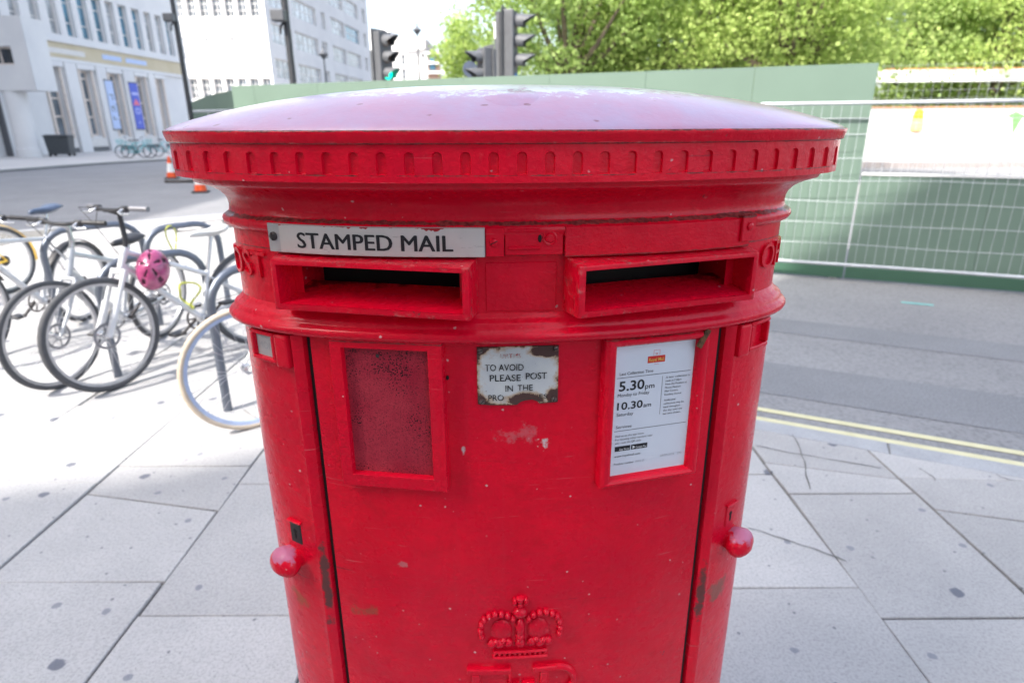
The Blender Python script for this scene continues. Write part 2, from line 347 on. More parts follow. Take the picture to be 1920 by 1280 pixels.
# ------------------------------------------------------------------ ground
ZR=-.085
road=MB().add([(-400,-60,ZR),(400,-60,ZR),(400,900,ZR),(-400,900,ZR)],[(0,1,2,3)]).build('road',M_['asphalt']); tag(road,kind='structure')
KD=Vector((.905,-.425,0)).normalized(); KP=Vector((1.41,3.285,0)); KN=Vector((-KD.y,KD.x,0))     # kerb line along the right-hand road, KN towards the road
FE=Vector((-.785,-.62,0)).normalized(); FP=Vector((-5.7,12.5,0)); FN=Vector((FE.y,-FE.x,0))
if FN.y<0: FN=-FN
def strip(name, p, d, n, t0, t1, o0, o1, z, mat, parent=None, th=None):
    a=[p+d*t0+n*o0, p+d*t1+n*o0, p+d*t1+n*o1, p+d*t0+n*o1]
    mb=MB()
    if th: mb.prism([(q.x,q.y) for q in a], z-th, z)
    else: mb.add([(q.x,q.y,z) for q in a],[(0,1,2,3)])
    return mb.build(name,mat,parent)
for o in (.165,.31):
    strip('yellow_line',KP,KD,KN,-2.2,9,o,o+.055,ZR+.004,M_['yellow_line'],road)
strip('asphalt_patch',KP,KD,KN,-2.2,9,.62,1.25,ZR+.003,M_['asphalt_patch'],road)
strip('asphalt_patch',KP,KD,KN,-2.2,9,2.05,2.5,ZR+.003,M_['asphalt_patch'],road)
g=gnd(1690,568,ZR); strip('spray_mark',g,KD,KN,0,.28,0,.05,ZR+.004,M_['cyan_mark'],road)
# pavement bed (mortar) with every slab a child
pav=bpy.data.objects.new('pavement',None)
bed=MB()
pa=[(7,KP.y-.4696*(7-KP.x)),(KP.x,KP.y),(-.67,KP.y+.4696*(KP.x+.67)),(-.67,12.2),(-3.6,13.2),(-5.7,12.5),(-12,12.5-6.3*.79),(-12,-3),(7,-3)]
bed.prism(pa,-.30,-.012)
pav=bed.build('pavement',M_['mortar']); tag(pav,kind='structure')
def clip(poly, p, nrm):           # keep side with (x-p).nrm <= 0
    out=[]
    for i in range(len(poly)):
        a,b_=poly[i],poly[(i+1)%len(poly)]
        da=(a[0]-p[0])*nrm[0]+(a[1]-p[1])*nrm[1]; db=(b_[0]-p[0])*nrm[0]+(b_[1]-p[1])*nrm[1]
        if da<=0: out.append(a)
        if da*db<0:
            t=da/(da-db); out.append((a[0]+(b_[0]-a[0])*t, a[1]+(b_[1]-a[1])*t))
    return out
cols=[-7.4,-6.7,-6.05,-5.4,-4.7,-4.05,-3.36,-2.68,-2.0,-1.32,-.67,-.02,.63,1.28,1.875,2.5,3.15,3.8]
fixed={9:[.2,1.0,1.75,2.60,3.4],8:[.2,1.05,1.92,(2.52,2.38),2.77,3.6],7:[.6,1.5,2.615,3.5],12:[.2,1.05,1.88,2.67],13:[.1,.85,1.725,2.5,(2.78,2.62)],14:[.4,1.1,1.72,(2.37,2.20),(2.63,2.6)],10:[.5,1.3,2.2,3.1],11:[.8,1.7,2.6]}
GAP=.004
nslab=0
for ci in range(len(cols)-1):
    x0,x1=cols[ci],cols[ci+1]
    ys=[(y,y) if not isinstance(y,tuple) else y for y in fixed.get(ci,[random.uniform(.3,1.0)])]
    ys=[(ys[0][0]-.9,)*2]+ys
    while ys[-1][0]<13.2: ys.append((ys[-1][0]+random.uniform(.75,1.0),)*2)
    for k in range(len(ys)-1):
        (a0,a1),(b0,b1)=ys[k],ys[k+1]; jx=[random.uniform(-.007,.007) for _ in range(4)]
        w=GAP/2+random.uniform(0,.0035)
        poly=[(x0+w+jx[0],a0+w),(x1-w+jx[1],a1+w+jx[3]*.6),(x1-w+jx[2],b1-w),(x0+w+jx[3],b0-w+jx[0]*.6)]
        if ci>=10: poly=clip(poly,(KP-KN*.145)[:2],KN[:2])
        else: poly=clip(poly,(FP-FN*.16)[:2],FN[:2])
        if len(poly)<3: continue
        cx_=sum(p[0] for p in poly)/len(poly); cy_=sum(p[1] for p in poly)/len(poly)
        if cy_<0 or (abs(cx_)/(cy_+.6)>1.05): continue
        # a few slabs broken across
        pieces=[poly]
        for pc in pieces:
            area=0.5*abs(sum(pc[i][0]*pc[(i+1)%len(pc)][1]-pc[(i+1)%len(pc)][0]*pc[i][1] for i in range(len(pc))))
            if area<.004: continue
            dz=random.uniform(-.0022,.0022)
            o=MB().prism(pc,-.06,dz).build('slab',M_['slab'],pav,bevel=.003,seg=1); nslab+=1
M_['crack']=plain('dark_crack_dirt',(.07,.066,.06),.9)
for pts in ([(1.55,3.08),(1.52,2.92),(1.49,2.80),(1.44,2.66),(1.40,2.53)],[(1.00,2.24),(1.12,2.16),(1.22,2.10),(1.31,2.02)],[(2.02,2.72),(2.05,2.64),(2.03,2.60)],[(2.36,2.66),(2.38,2.62),(2.41,2.60)],[(-1.62,3.42),(-1.5,3.30),(-1.33,3.24)],[(1.30,2.96),(1.40,2.90),(1.60,2.82),(1.84,2.72)]):
    mb=MB(); fine_=[]
    for (xa_,ya_),(xb_,yb_) in zip(pts[:-1],pts[1:]):
        for t_ in (0,.33,.66): fine_.append((xa_+(xb_-xa_)*t_+random.uniform(-.006,.006),ya_+(yb_-ya_)*t_+random.uniform(-.006,.006)))
    fine_.append(pts[-1]); vv=[]
    for (x_,y_) in fine_: w_=random.uniform(.0012,.0035); vv+=[(x_-w_,y_-w_*.5,.0034),(x_+w_,y_+w_*.5,.0034)]
    mb.add(vv,[(2*i,2*i+1,2*i+3,2*i+2) for i in range(len(fine_)-1)]).build('crack',M_['crack'],pav)
# kerb stones
def kerb(p,d,nrm,t0,t1,w=.14,parent=pav,L=.92):
    t=t0
    while t<t1:
        LL=L+random.uniform(-.12,.12); e=min(t+LL,t1)
        a=[p+d*(t+.003),p+d*(e-.003),p+d*(e-.003)-nrm*w,p+d*(t+.003)-nrm*w]
        MB().prism([(q.x,q.y) for q in a],-.28,random.uniform(-.002,.002)).build('kerb_stone',M_['kerb'],parent,bevel=.008,seg=2)
        t=e
kerb(KP,KD,KN,-2.2,4.2); kerb(FP,FE,FN,-.2,7)
kerb(Vector((-.67,4.4,0)),Vector((0,1,0)),Vector((1,0,0)),0,7.6)
# far pavement in front of the long building
fk=[gnd(-60,328,ZR),gnd(0,324,ZR),gnd(186,309.5,ZR),gnd(316,301.5,ZR),Vector((-17.4,45,0)),Vector((-16,140,0))]
fp=[(p.x,p.y) for p in fk]+[(-60,140),(-60,20)]
tag(MB().prism(fp,ZR-.3,.04).build('far_pavement',M_['far_pave']),kind='structure')
for i in range(len(fk)-1):
    a,b_=fk[i],fk[i+1]; d=(b_-a); d.z=0; L=d.length; d.normalize(); kerb(Vector((a.x,a.y,0.052)),d,Vector((d.y,-d.x,0)),0,min(L,30),.2,bpy.data.objects['far_pavement'],2.5)

# ------------------------------------------------------------------ the pillar box
BA,BB=.43,.1768
_T=np.linspace(-math.pi,math.pi,8001); _ds=np.hypot(BA*np.cos(_T),BB*np.sin(_T))
_S=np.concatenate([[0],np.cumsum((_ds[1:]+_ds[:-1])/2*(_T[1]-_T[0]))]); _S-=_S[4000]; SMAX=float(_S[-1])
def BX(s,h,z):
    t=float(np.interp(s,_S,_T)); nx,ny=math.sin(t)/BA,-math.cos(t)/BB; q=math.hypot(nx,ny)
    return Vector((BA*math.sin(t)+h*nx/q, -BB*math.cos(t)+h*ny/q, z))
def bxf(v): return BX(v[0],v[1],v[2])
box=thing('pillar_box','large oval red cast iron pillar box with two posting slots','pillar box',(.0019,.9972,0),.0603)
lp=lambda s,z,h=0: tuple(BX(s,h,z))
stains_body=[(lp(-.326,.90,.01),(.016,.03,.17),GRIME,.9,40,.45),(lp(-.40,.83),(.06,.1,.045),(.26,.13,.06),.6,30,.62),
  (lp(.328,.84,.01),(.016,.03,.12),GRIME,.9,40,.45),(lp(.38,.82),(.05,.08,.06),(.20,.11,.08),.75,30,.55),(lp(-.26,.85),(.07,.05,.03),(.22,.10,.05),.55,55,.62),
  (lp(-.19,.955),(.012,.03,.009),(.55,.16,.17),.8,80,.35),(lp(.035,1.175),(.022,.02,.028),(.66,.56,.56),.9,90,.72),(lp(-.085,1.165),(.008,.02,.014),(.62,.50,.50),.9,90,.55),(lp(.0,1.19),(.10,.03,.05),(.50,.20,.22),.4,60,.72)]
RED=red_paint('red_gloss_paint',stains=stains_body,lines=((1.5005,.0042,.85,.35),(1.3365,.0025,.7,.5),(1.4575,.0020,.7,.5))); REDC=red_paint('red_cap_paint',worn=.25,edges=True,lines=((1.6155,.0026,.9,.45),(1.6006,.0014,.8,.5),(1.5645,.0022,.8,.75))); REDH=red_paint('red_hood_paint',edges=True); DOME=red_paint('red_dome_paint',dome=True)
GRIMY=None
def srange(a,b,st): return list(np.arange(a,b,st))
def ssamples():
    half=srange(0,.300,.0125)+[.305,.3095,.3105,.3185,.3205,.326,.332,.3350,.338,.342]+srange(.35,.62,.012)+srange(.63,SMAX,.02)
    return [-s for s in reversed(half[1:])]+half
def rrect(s0,s1,z0,z1,h0,h1,n=None):
    n=n or max(1,int(abs(s1-s0)/.015)); ss=np.linspace(s0,s1,n+1); mb=MB(); vs=[];fs=[]
    for s in ss: vs+=[(s,h0,z0),(s,h1,z0),(s,h1,z1),(s,h0,z1)]
    for i in range(n):
        for k in range(4): fs.append((i*4+k,i*4+(k+1)%4,(i+1)*4+(k+1)%4,(i+1)*4+k))
    fs+=[(3,2,1,0),(n*4,n*4+1,n*4+2,n*4+3)]
    return mb.add(vs,fs)
def hbody(s):
    a=abs(s)
    return float(np.interp(a,[0,.3095,.3105,.3185,.3205,.326,.332,.335,.338,.342,.6,1],[0,0,-.030,-.030,.003,.007,.0105,.011,.006,.004,.004,.004]))
SS=ssamples()
def sheet(zh, fn_h, ss, closed=True, skip=None):
    mb=MB(); n=len(ss); vs=[BX(s,fn_h(s)*k+h,z) for (z,h,k) in zh for s in ss]; fs=[]
    for i in range(len(zh)-1):
        for j in range(n if closed else n-1):
            if skip and skip(ss[j],ss[(j+1)%n],zh[i][0],zh[i+1][0]): continue
            fs.append((i*n+j,i*n+(j+1)%n,(i+1)*n+(j+1)%n,(i+1)*n+j))
    return mb.add(vs,fs)
zb=[(z,0,1) for z in np.linspace(.16,1.335,24)]
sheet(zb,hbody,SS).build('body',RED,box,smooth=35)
for sg in (-1,1): rrect(sg*.3145-.0039,sg*.3145+.0039,.17,1.334,-.029,-.0045,1).build('door_gap_shade',M_['black'],box,fn=bxf)  # black strip fills each seam, standing in for the shade inside it
# cast plinth
sheet([(0,.03,0),(.12,.03,0),(.135,.024,0),(.15,.012,0),(.165,.0,0)],lambda s:0,SS).build('plinth',plain('plinth_black_paint',(.015,.015,.015),.4,coat=.3),box,smooth=True)
# collar under the apertures
col=[(1.330,-.01),(1.3355,.004),(1.337,.012),(1.3395,.0185),(1.343,.0225),(1.347,.0240),(1.351,.0235),(1.3545,.0205),(1.357,.0165),(1.360,.0150),(1.364,.0138),(1.367,.0105),(1.3695,.0062),(1.373,.003),(1.377,.0008),(1.380,-.004)]
SM=[s for s in srange(-SMAX,SMAX,.0145)]
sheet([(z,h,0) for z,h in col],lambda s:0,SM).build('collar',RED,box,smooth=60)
# band with the two openings
OP=(.083,.309,1.392,1.4455)
ssb=sorted(set([round(s,4) for s in SM if not any(abs(abs(s)-k)<.004 for k in OP[:2])]+[OP[0],-OP[0],OP[1],-OP[1]]))
def skp(a,b_,z0,z1):
    lo,hi=min(abs(a),abs(b_)),max(abs(a),abs(b_)); return a*b_>0 and lo>=OP[0]-1e-6 and hi<=OP[1]+1e-6 and z0>=OP[2]-1e-6 and z1<=OP[3]+1e-6
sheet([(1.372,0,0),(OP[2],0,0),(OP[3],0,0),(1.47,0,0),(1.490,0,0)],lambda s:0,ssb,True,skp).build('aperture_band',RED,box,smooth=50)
# astragal and cyma neck
nk=[(1.478,-.003),(1.481,.004),(1.4835,.009),(1.488,.0125),(1.4925,.0135),(1.497,.0115),(1.5,.0075),(1.502,.004),(1.5045,.0025),(1.512,.0015),(1.519,.0025),(1.526,.0055),(1.532,.011),(1.537,.0185),(1.541,.027),(1.544,.036),(1.5465,.0435),(1.550,.0455),(1.5535,.0465),(1.5555,.0475),(1.556,.05),(1.5562,.064)]
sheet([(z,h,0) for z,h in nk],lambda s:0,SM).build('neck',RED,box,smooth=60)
# cap: dentil band with arched recesses, rim, dome
mb=MB(); hB=.0658; N=64; z0,z1=1.5562,1.6005; zb_,zt_=1.5655,1.5865; dep=.0036
per=2*SMAX/N; w=per*.185
for i in range(N):
    c=-SMAX+per*(i+.5)+per*.38; a=c-per/2; b_=c+per/2
    arc=[(c+w*math.cos(t),zt_+w*.9*math.sin(t)) for t in np.linspace(0,math.pi,7)]     # right -> left
    def P(s,z,h=0): return BX(((s+SMAX)%(2*SMAX))-SMAX,hB+h,z)
    # strip below, left, right
    for q in ([(a,z0),(b_,z0),(b_,zb_),(a,zb_)],[(a,zb_),(c-w,zb_),(c-w,zt_),(a,zt_)],[(c+w,zb_),(b_,zb_),(b_,zt_),(c+w,zt_)],[(a,zt_),(c-w,zt_),(c-w,z1),(a,z1)],[(c+w,zt_),(b_,zt_),(b_,z1),(c+w,z1)]):
        mb.add([P(*p) for p in q],[(0,1,2,3)])
    for k in range(6):
        p,q=arc[k],arc[k+1]; mb.add([P(*q),P(*p),P(p[0],z1),P(q[0],z1)],[(0,1,2,3)])
    out=[(c-w,zb_),(c+w,zb_)]+arc
    inn=[(c+(p[0]-c)*.84, zb_+.0012+(p[1]-zb_)*.9) for p in out]
    n=len(out); mb.add([P(*p) for p in out]+[P(p[0],p[1],-dep) for p in inn],[(k,(k+1)%n,n+(k+1)%n,n+k) for k in range(n)]+[tuple(range(n,2*n))])
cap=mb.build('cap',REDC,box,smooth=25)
bm=bmesh.new(); bm.from_mesh(cap.data); bmesh.ops.remove_doubles(bm,verts=bm.verts,dist=1e-5); bmesh.ops.recalc_face_normals(bm,faces=bm.faces); bm.to_mesh(cap.data); bm.free()
cap.data.set_sharp_from_angle(angle=R(25))
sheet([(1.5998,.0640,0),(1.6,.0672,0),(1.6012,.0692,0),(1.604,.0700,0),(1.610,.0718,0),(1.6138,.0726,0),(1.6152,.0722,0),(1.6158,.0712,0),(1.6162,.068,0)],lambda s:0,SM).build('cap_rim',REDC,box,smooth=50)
def dome(k,t):     # k radial 0..1
    return Vector(((BA+.0715)*k*math.sin(t),-(BB+.0715)*k*math.cos(t),1.6157+.0012*min(1,(1-k)/.01)+.0590*max(0,1-k**2.5)**.9))
mb=MB(); ks=[1,.995,.985,.97,.95,.92,.88,.83,.77,.7,.62,.53,.43,.33,.22,.11]; n=160
rings=[[dome(k,2*math.pi*j/n) for j in range(n)] for k in ks]
vs=[v for r in rings for v in r]+[dome(0,0)]; fs=[(i*n+j,i*n+(j+1)%n,(i+1)*n+(j+1)%n,(i+1)*n+j) for i in range(len(ks)-1) for j in range(n)]+[((len(ks)-1)*n+j,(len(ks)-1)*n+(j+1)%n,len(vs)-1) for j in range(n)]
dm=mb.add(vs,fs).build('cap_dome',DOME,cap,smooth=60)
# faded round plug on the dome
pk=[]
for ring in (1.,.93,.0):
    for j in range(28):
        a=2*math.pi*j/28; x=-.012+.036*ring*math.cos(a); y=-.165+.040*ring*math.sin(a)
        k=math.hypot(x/(BA+.0715),y/(BB+.0715)); t=math.atan2(x/(BA+.0715),-y/(BB+.0715)); p=dome(k,t); p.z+= .0006 if ring<1 else -.0004; pk.append(p)
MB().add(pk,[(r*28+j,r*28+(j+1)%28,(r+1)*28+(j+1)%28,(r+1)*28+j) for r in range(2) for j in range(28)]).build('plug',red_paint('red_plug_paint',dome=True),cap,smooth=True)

# posting apertures
M_['chute']=red_paint('dark_backed_chute_paint',stains=[((sx_,-.06,1.41),(.30,.075,.05),(.10,.006,.008),.85,26,.25) for sx_ in (-.19,.19)])  # back of the chute darkened in the colour to deepen the slot's shade
def hood(sg):
    Pi=BX(sg*.066,.058,0); Po=BX(sg*.326,.042,0); e=(Po-Pi); L=e.length; e.normalize(); nrm=Vector((e.y,-e.x,0)) if sg>0 else Vector((-e.y,e.x,0))
    Z0,Z1=1.3835,1.4525; up=Vector((0,0,1))
    def Q(u,z,d=0): return Pi+e*u+up*z+nrm*d
    Bi=BX(sg*.058,-.006,0); Bo=BX(sg*.348,-.006,0)
    fo=[Q(0,Z0),Q(L,Z0),Q(L,Z1),Q(0,Z1)]; fi=[Q(.0095,Z0+.0085),Q(L-.008,Z0+.0085),Q(L-.008,Z1-.0065),Q(.0095,Z1-.0065)]
    bo=[Bi+up*(Z0-.006),Bo+up*(Z0-.006),Bo+up*(Z1+.003),Bi+up*(Z1+.003)]
    D=.125; bi=[p-nrm*D for p in fi]
    mb=MB().add(fo+fi+bo,[(k,(k+1)%4,4+(k+1)%4,4+k) for k in range(4)]+[(k,8+k,8+(k+1)%4,(k+1)%4) for k in range(4)])
    h=mb.build('posting_hood',REDH,box,bevel=.0022,seg=2,smooth=50)
    # inside: side walls, roof, chute, void
    MB().add(fi+bi,[(1,2,6,5),(2,3,7,6),(3,0,4,7)]).build('throat',RED,h)
    fl=[Q(.0095,Z0+.0085,-.001),Q(L-.008,Z0+.0085,-.001),Q(L-.008,Z0+.0215,-.088),Q(.0095,Z0+.0215,-.088),Q(L-.008,Z0-.03,-.092),Q(.0095,Z0-.03,-.092)]
    MB().add(fl,[(0,1,2,3),(3,2,4,5)]).build('chute',M_['chute'],h)
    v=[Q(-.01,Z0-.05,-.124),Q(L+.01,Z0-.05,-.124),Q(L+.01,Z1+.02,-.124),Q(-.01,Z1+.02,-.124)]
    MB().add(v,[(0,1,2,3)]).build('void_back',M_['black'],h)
    return h
hl=hood(-1); hr=hood(1)

def bend_text(name,txt,s0,s1,z,hgt,h,mat,parent,bold=0.,thick=0.):
    v,f,wd=text_geo(txt,width=s1-s0,height=hgt,bold=bold)
    mb=MB(); vs=[(s0+x,h+thick,z+y) for x,y in v]
    mb.add(vs,f)
    if thick:
        # skirt from boundary edges
        from collections import Counter
        ed=Counter(); 
        for q in f:
            for i in range(len(q)): ed[tuple(sorted((q[i],q[(i+1)%len(q)])))]+=1
        bd=[e for e,c in ed.items() if c==1]; base=len(mb.v)
        mb.v+= [(s0+x,h,z+y) for x,y in v]; mb.f+=[(a,b_,base+b_,base+a) for a,b_ in bd]; mb.m+=[0]*len(bd)
    return mb.build(name,mat,parent,fn=bxf)
def screw(s,z,h,r,mat,parent,slot=True,hexa=False):
    mb=MB(); c=BX(s,h,z); n=(BX(s,h+.1,z)-c).normalized(); rot=n.to_track_quat('Z','Y').to_matrix()
    mb.lathe([(r,-.004),(r,.0008),(r*.8,.0022),(r*.3,.0028)],c,6 if hexa else 16,rot)
    o=mb.build('screw',mat,parent,smooth=40)
    if slot and not hexa:
        MB().box(c+n*.0026,(r*1.7,.0011,.0006),rot@Matrix.Rotation(random.uniform(0,3),3,'Z')).build('screw_slot',M_['black'],o)
    return o
# stamped mail plate
m,nt,n,l,b=newmat('ivory_plate'); co=objco(nt)
c=mixc(nt,ramp(nt,noise(nt,co,9,5,.6),[(.3,0.),(.7,1.)]),(.50,.48,.45),(.60,.585,.56))
mp=n.new('ShaderNodeMapping'); mp.inputs['Scale'].default_value=(30,30,140); mp.inputs['Rotation'].default_value=(0,.3,0); l.new(co,mp.inputs[0])
c=mixc(nt,ramp(nt,noise(nt,mp.outputs[0],2,3,.6),[(.66,0.),(.7,.5)]),c,(.30,.28,.27))
sx=n.new('ShaderNodeSeparateXYZ'); l.new(co,sx.inputs[0])
edge=mth(nt,'ADD',mth(nt,'MULTIPLY',mth(nt,'SUBTRACT',sx.outputs[2],1.4775),54.),mth(nt,'MULTIPLY',mth(nt,'SUBTRACT',noise(nt,co,22,4,.6),.5),2.4))
c=mixc(nt,ramp(nt,edge,[(.96,0.),(.99,1.)]),c,(.36,.012,.02))
l.new(c,b.inputs['Base Color']); b.inputs['Roughness'].default_value=.42; IV=m
pl=rrect(-.347,-.0475,1.4575,1.4965,-.004,.0150).build('slot_plate',M_['grey_label'],box,fn=bxf,bevel=.0008)
ip=rrect(-.3265,-.0485,1.4583,1.4957,.0145,.0166).build('sign_plate',IV,pl,fn=bxf,bevel=.0004)
st_=[bend_text('sign_lettering','STAMPED MAIL',-.2985+dx,-.0885+dx,1.4655+dz_,.0215,.0170+.00006*i,M_['black_print'],pl) for i,(dx,dz_) in enumerate(((0,0),(.0007,0),(-.0007,0),(0,.0004)))]
for o_ in st_[1:]:
    bm=bmesh.new(); bm.from_mesh(st_[0].data); bm.from_mesh(o_.data); bm.to_mesh(st_[0].data); bm.free(); bpy.data.objects.remove(o_)
screw(-.3375,1.479,.0155,.0062,M_['dark_metal'],pl)
tb=rrect(-.0468,-.0232,1.4580,1.4962,-.004,.0145).build('slot_plate',RED,box,fn=bxf,bevel=.001)
screw(-.036,1.4770,.0148,.0058,RED,tb)
# centre bolt recess and right hand blank plate
bp=rrect(-.0220,.0545,1.4590,1.4962,-.004,.0112).build('bolt_plate',RED,box,fn=bxf,bevel=.001)
rrect(-.0180,.0240,1.4900,1.4945,.010,.0142).build('slide_rail',RED,bp,fn=bxf,bevel=.001)
rrect(-.0180,.0240,1.4670,1.4712,.010,.0142).build('slide_rail',RED,bp,fn=bxf,bevel=.001)
MB().ell((.0235,.0108,1.4810),(.0028,.0016,.0055)).build('bolt_hole',M_['black'],bp,fn=bxf)
MB().lathe([(.0098,-.003),(.0098,.0012),(.0082,.0022),(.0066,.0016),(.005,.004),(.002,.0044)],BX(.0365,.0112,1.4815),18,(BX(.0365,.1,1.4815)-BX(.0365,0,1.4815)).normalized().to_track_quat('Z','Y').to_matrix()).build('screw',RED,bp,smooth=40)
rp=rrect(.0560,.3340,1.4560,1.4968,-.004,.0150).build('blank_plate',RED,box,fn=bxf,bevel=.0012)
tb=rrect(.3130,.3390,1.4640,1.5005,.01,.0195).build('slot_plate',RED,box,fn=bxf,bevel=.0012)
screw(.3265,1.485,.0195,.0066,RED,tb,hexa=True)
rrect(-.0480,.0480,1.3800,1.4480,-.002,.0014).build('cover_plate',RED,box,fn=bxf,bevel=.001)
# raised lettering on the flanks
bend_text('raised_lettering','POST',-.492,-.372,1.4125,.040,.000,RED,box,bold=.0,thick=.0042)
bend_text('raised_lettering','OFFICE',.383,.545,1.4125,.040,.000,RED,box,bold=.0,thick=.0042)

# notice frames
def plane_frame(sg,s0,s1,z0,z1,bs,bt,bb,hh,rounded):
    sc=(s0+s1)/2; c=BX(sc,0,0); e=(BX(s1,hh,0)-BX(s0,hh,0)).normalized(); nrm=Vector((e.y,-e.x,0)); W=(BX(s1,hh,0)-BX(s0,hh,0)).length/2; mid=(BX(s1,hh,0)+BX(s0,hh,0))/2
    def Q(x,z,h=0): return mid+e*x+nrm*h+Vector((0,0,z))
    return Q,W
def notice_frame(sg,s0,s1,z0,z1,bs0,bs1,bt,bb,hh,style):
    Q,W=plane_frame(sg,s0,s1,z0,z1,0,0,0,hh,0)
    xs0,xs1=-W,W; xi0,xi1=-W+bs0,W-bs1; zi0,zi1=z0+bb,z1-bt
    mb=MB()
    if style=='flat': prof=[(0,-.03),(0,-.001),(.04,0),(.96,0),(1,-.0015),(1,-.012)]
    else: prof=[(0,-.03),(0,-.006),(.10,-.0025),(.3,.0005),(.5,.001),(.72,-.0005),(.9,-.0045),(1,-.0085),(1,-.012)]
    rings=[]
    for t,h in prof:
        a0=xs0+(xi0-xs0)*t; a1=xs1+(xi1-xs1)*t; c0=z0+(zi0-z0)*t; c1=z1+(zi1-z1)*t
        rings.append([Q(a0,c0,h),Q(a1,c0,h),Q(a1,c1,h),Q(a0,c1,h)])
    mb.loft(rings,True,False)
    fr=mb.build('notice_frame',RED,box,smooth=30)
    return fr,Q,xi0,xi1,zi0,zi1
m,nt,n,l,b=newmat('grimy_red_backing'); co=objco(nt)
c=mixc(nt,ramp(nt,noise(nt,co,14,5,.6),[(.3,0.),(.7,1.)]),(.34,.014,.036),(.46,.040,.062))
c=mixc(nt,ramp(nt,noise(nt,co,420,3,.7),[(.36,.7),(.5,0.)]),c,(.12,.012,.025))
v=n.new('ShaderNodeTexVoronoi'); v.inputs['Scale'].default_value=330; l.new(co,v.inputs['Vector']); 
dm_=mth(nt,'ADD',ramp(nt,noise(nt,co,16,5,.7),[(.40,0.),(.66,.42)]),.03)
c=mixc(nt,mth(nt,'LESS_THAN',v.outputs['Distance'],dm_),c,(.03,.008,.012))
mp=n.new('ShaderNodeMapping'); mp.inputs['Rotation'].default_value=(0,.75,0); mp.inputs['Scale'].default_value=(12,12,1); l.new(co,mp.inputs[0])
wv=noise(nt,mp.outputs[0],9,5,.6,1.2); c=mixc(nt,ramp(nt,wv,[(.492,0.),(.5,.6),(.508,0.)]),c,(.10,.01,.02))
l.new(c,b.inputs['Base Color']); b.inputs['Roughness'].default_value=.5; b.inputs['Specular IOR Level'].default_value=.2; bump(nt,b,noise(nt,co,350,3),.25,.002); GRIMY=m
fr,Q,a0,a1,c0,c1=notice_frame(-1,-.268,-.109,1.1045,1.3430,.0178,.0205,.0165,.0205,.0185,'flat')
MB().add([Q(a0-.003,c0-.003,-.0115),Q(a1+.003,c0-.003,-.0115),Q(a1+.003,c1+.003,-.0115),Q(a0-.003,c1+.003,-.0115)],[(0,1,2,3)]).build('notice_backing',GRIMY,fr)
MB().ell((0,0,0),(.0028,.0022,.0028)).build('screw',M_['dark_metal'],fr,fn=lambda v:Q(-.015+v.x,1.313+v.z,-.0112+v.y))
mb=MB(); mb.ell((0,0,0),(.0022,.003,.0035)).build('bolt_hole',M_['black'],fr,fn=lambda v:BX(-.1045,.001,1.282)+v)
fr,Q,a0,a1,c0,c1=notice_frame(1,.1175,.2800,1.0985,1.3385,.0190,.0200,.0150,.0150,.0200,'round')
# rusty broken corner of the right frame
MB().box((0,0,0),(.010,.004,.030),Matrix.Rotation(R(28),3,'Y')).build('rust_patch',plain('bare_rust',(.16,.075,.03),.85,var=.5,scale=90,bmp=.6),fr,bevel=.0015,fn=lambda v:Q(.0695+v.x,1.3265+v.z,-.0006+v.y))
no=MB().add([Q(a0-.004,c0-.004,-.0108),Q(a1+.004,c0-.004,-.0108),Q(a1+.004,c1+.004,-.0108),Q(a0-.004,c1+.004,-.0108)],[(0,1,2,3)]).build('collection_notice',M_['paper'],fr)
tag(no,'white collection time notice with printed hours')
NW=a1-a0; NH=c1-c0; TXT={}
def nt_text(txt,x,y,hgt,width=None,key='black_print',bold=0.,dz=-.0104):
    # x,y fractions from the top left
    v,f,wd=text_geo(txt,width=None if width is None else width*NW,height=hgt*NH,bold=bold)
    mb=TXT.setdefault(key,MB()); mb.add([Q(a0+x*NW+p[0],c1-y*NH+p[1],dz) for p in v],f)
def nt_rect(x0,y0,x1,y1,key='black_print',dz=-.0105):
    TXT.setdefault(key,MB()).add([Q(a0+x*NW,c1-y*NH,dz) for x,y in ((x0,y1),(x1,y1),(x1,y0),(x0,y0))],[(0,1,2,3)])
nt_rect(.40,.095,.62,.145,'red_print'); nt_text('Royal Mail',.415,.134,.026,.19,'orange_yellow',.01,-.0102)
for r_ in ((.47,.052,.55,.054),(.47,.052,.474,.09),(.546,.052,.55,.09)): nt_rect(*r_,'red_print')
nt_text('ER',.495,.088,.016,.03,'red_print')
nt_rect(.485,.157,.545,.159,'red_print')
nt_text('Last Collection Time',.06,.215,.023,.42); nt_rect(.03,.232,.97,.2355)
nt_text('5.30',.06,.335,.073,.32,bold=.02); nt_text('pm',.39,.335,.040,.12,bold=.008)
nt_text('Monday to Friday',.05,.377,.026,.40)
nt_text('10.30',.05,.478,.058,.325,bold=.018); nt_text('am',.385,.478,.034,.10,bold=.008)
nt_text('Saturday',.05,.525,.026,.21); nt_rect(.605,.255,.609,.55)
for i,tx in enumerate(('A later collection is','made at 7.30pm','from the Postbox at','Mount Pleasant','Mail Centre,','Rosebery Avenue')): nt_text(tx,.65,.275+i*.0265,.0155,.0148*len(tx))
for i,tx in enumerate(('Additional','collections may be','made throughout','the day until the','last time shown.')): nt_text(tx,.65,.452+i*.0265,.0155,.0148*len(tx))
nt_text('Services',.05,.622,.024,.20); nt_rect(.03,.640,.97,.6435)
for i,tx in enumerate(('Find us on the app store','For locating other services near','you - scan the QR code')): nt_text(tx,.05,.690+i*.027,.0155,.0152*len(tx))
nt_rect(.05,.765,.25,.805); nt_rect(.262,.765,.475,.805)
nt_text('App Store',.105,.798,.017,.135,'white_letter',0,-.0102); nt_text('Google Play',.325,.798,.017,.14,'white_letter',0,-.0102)
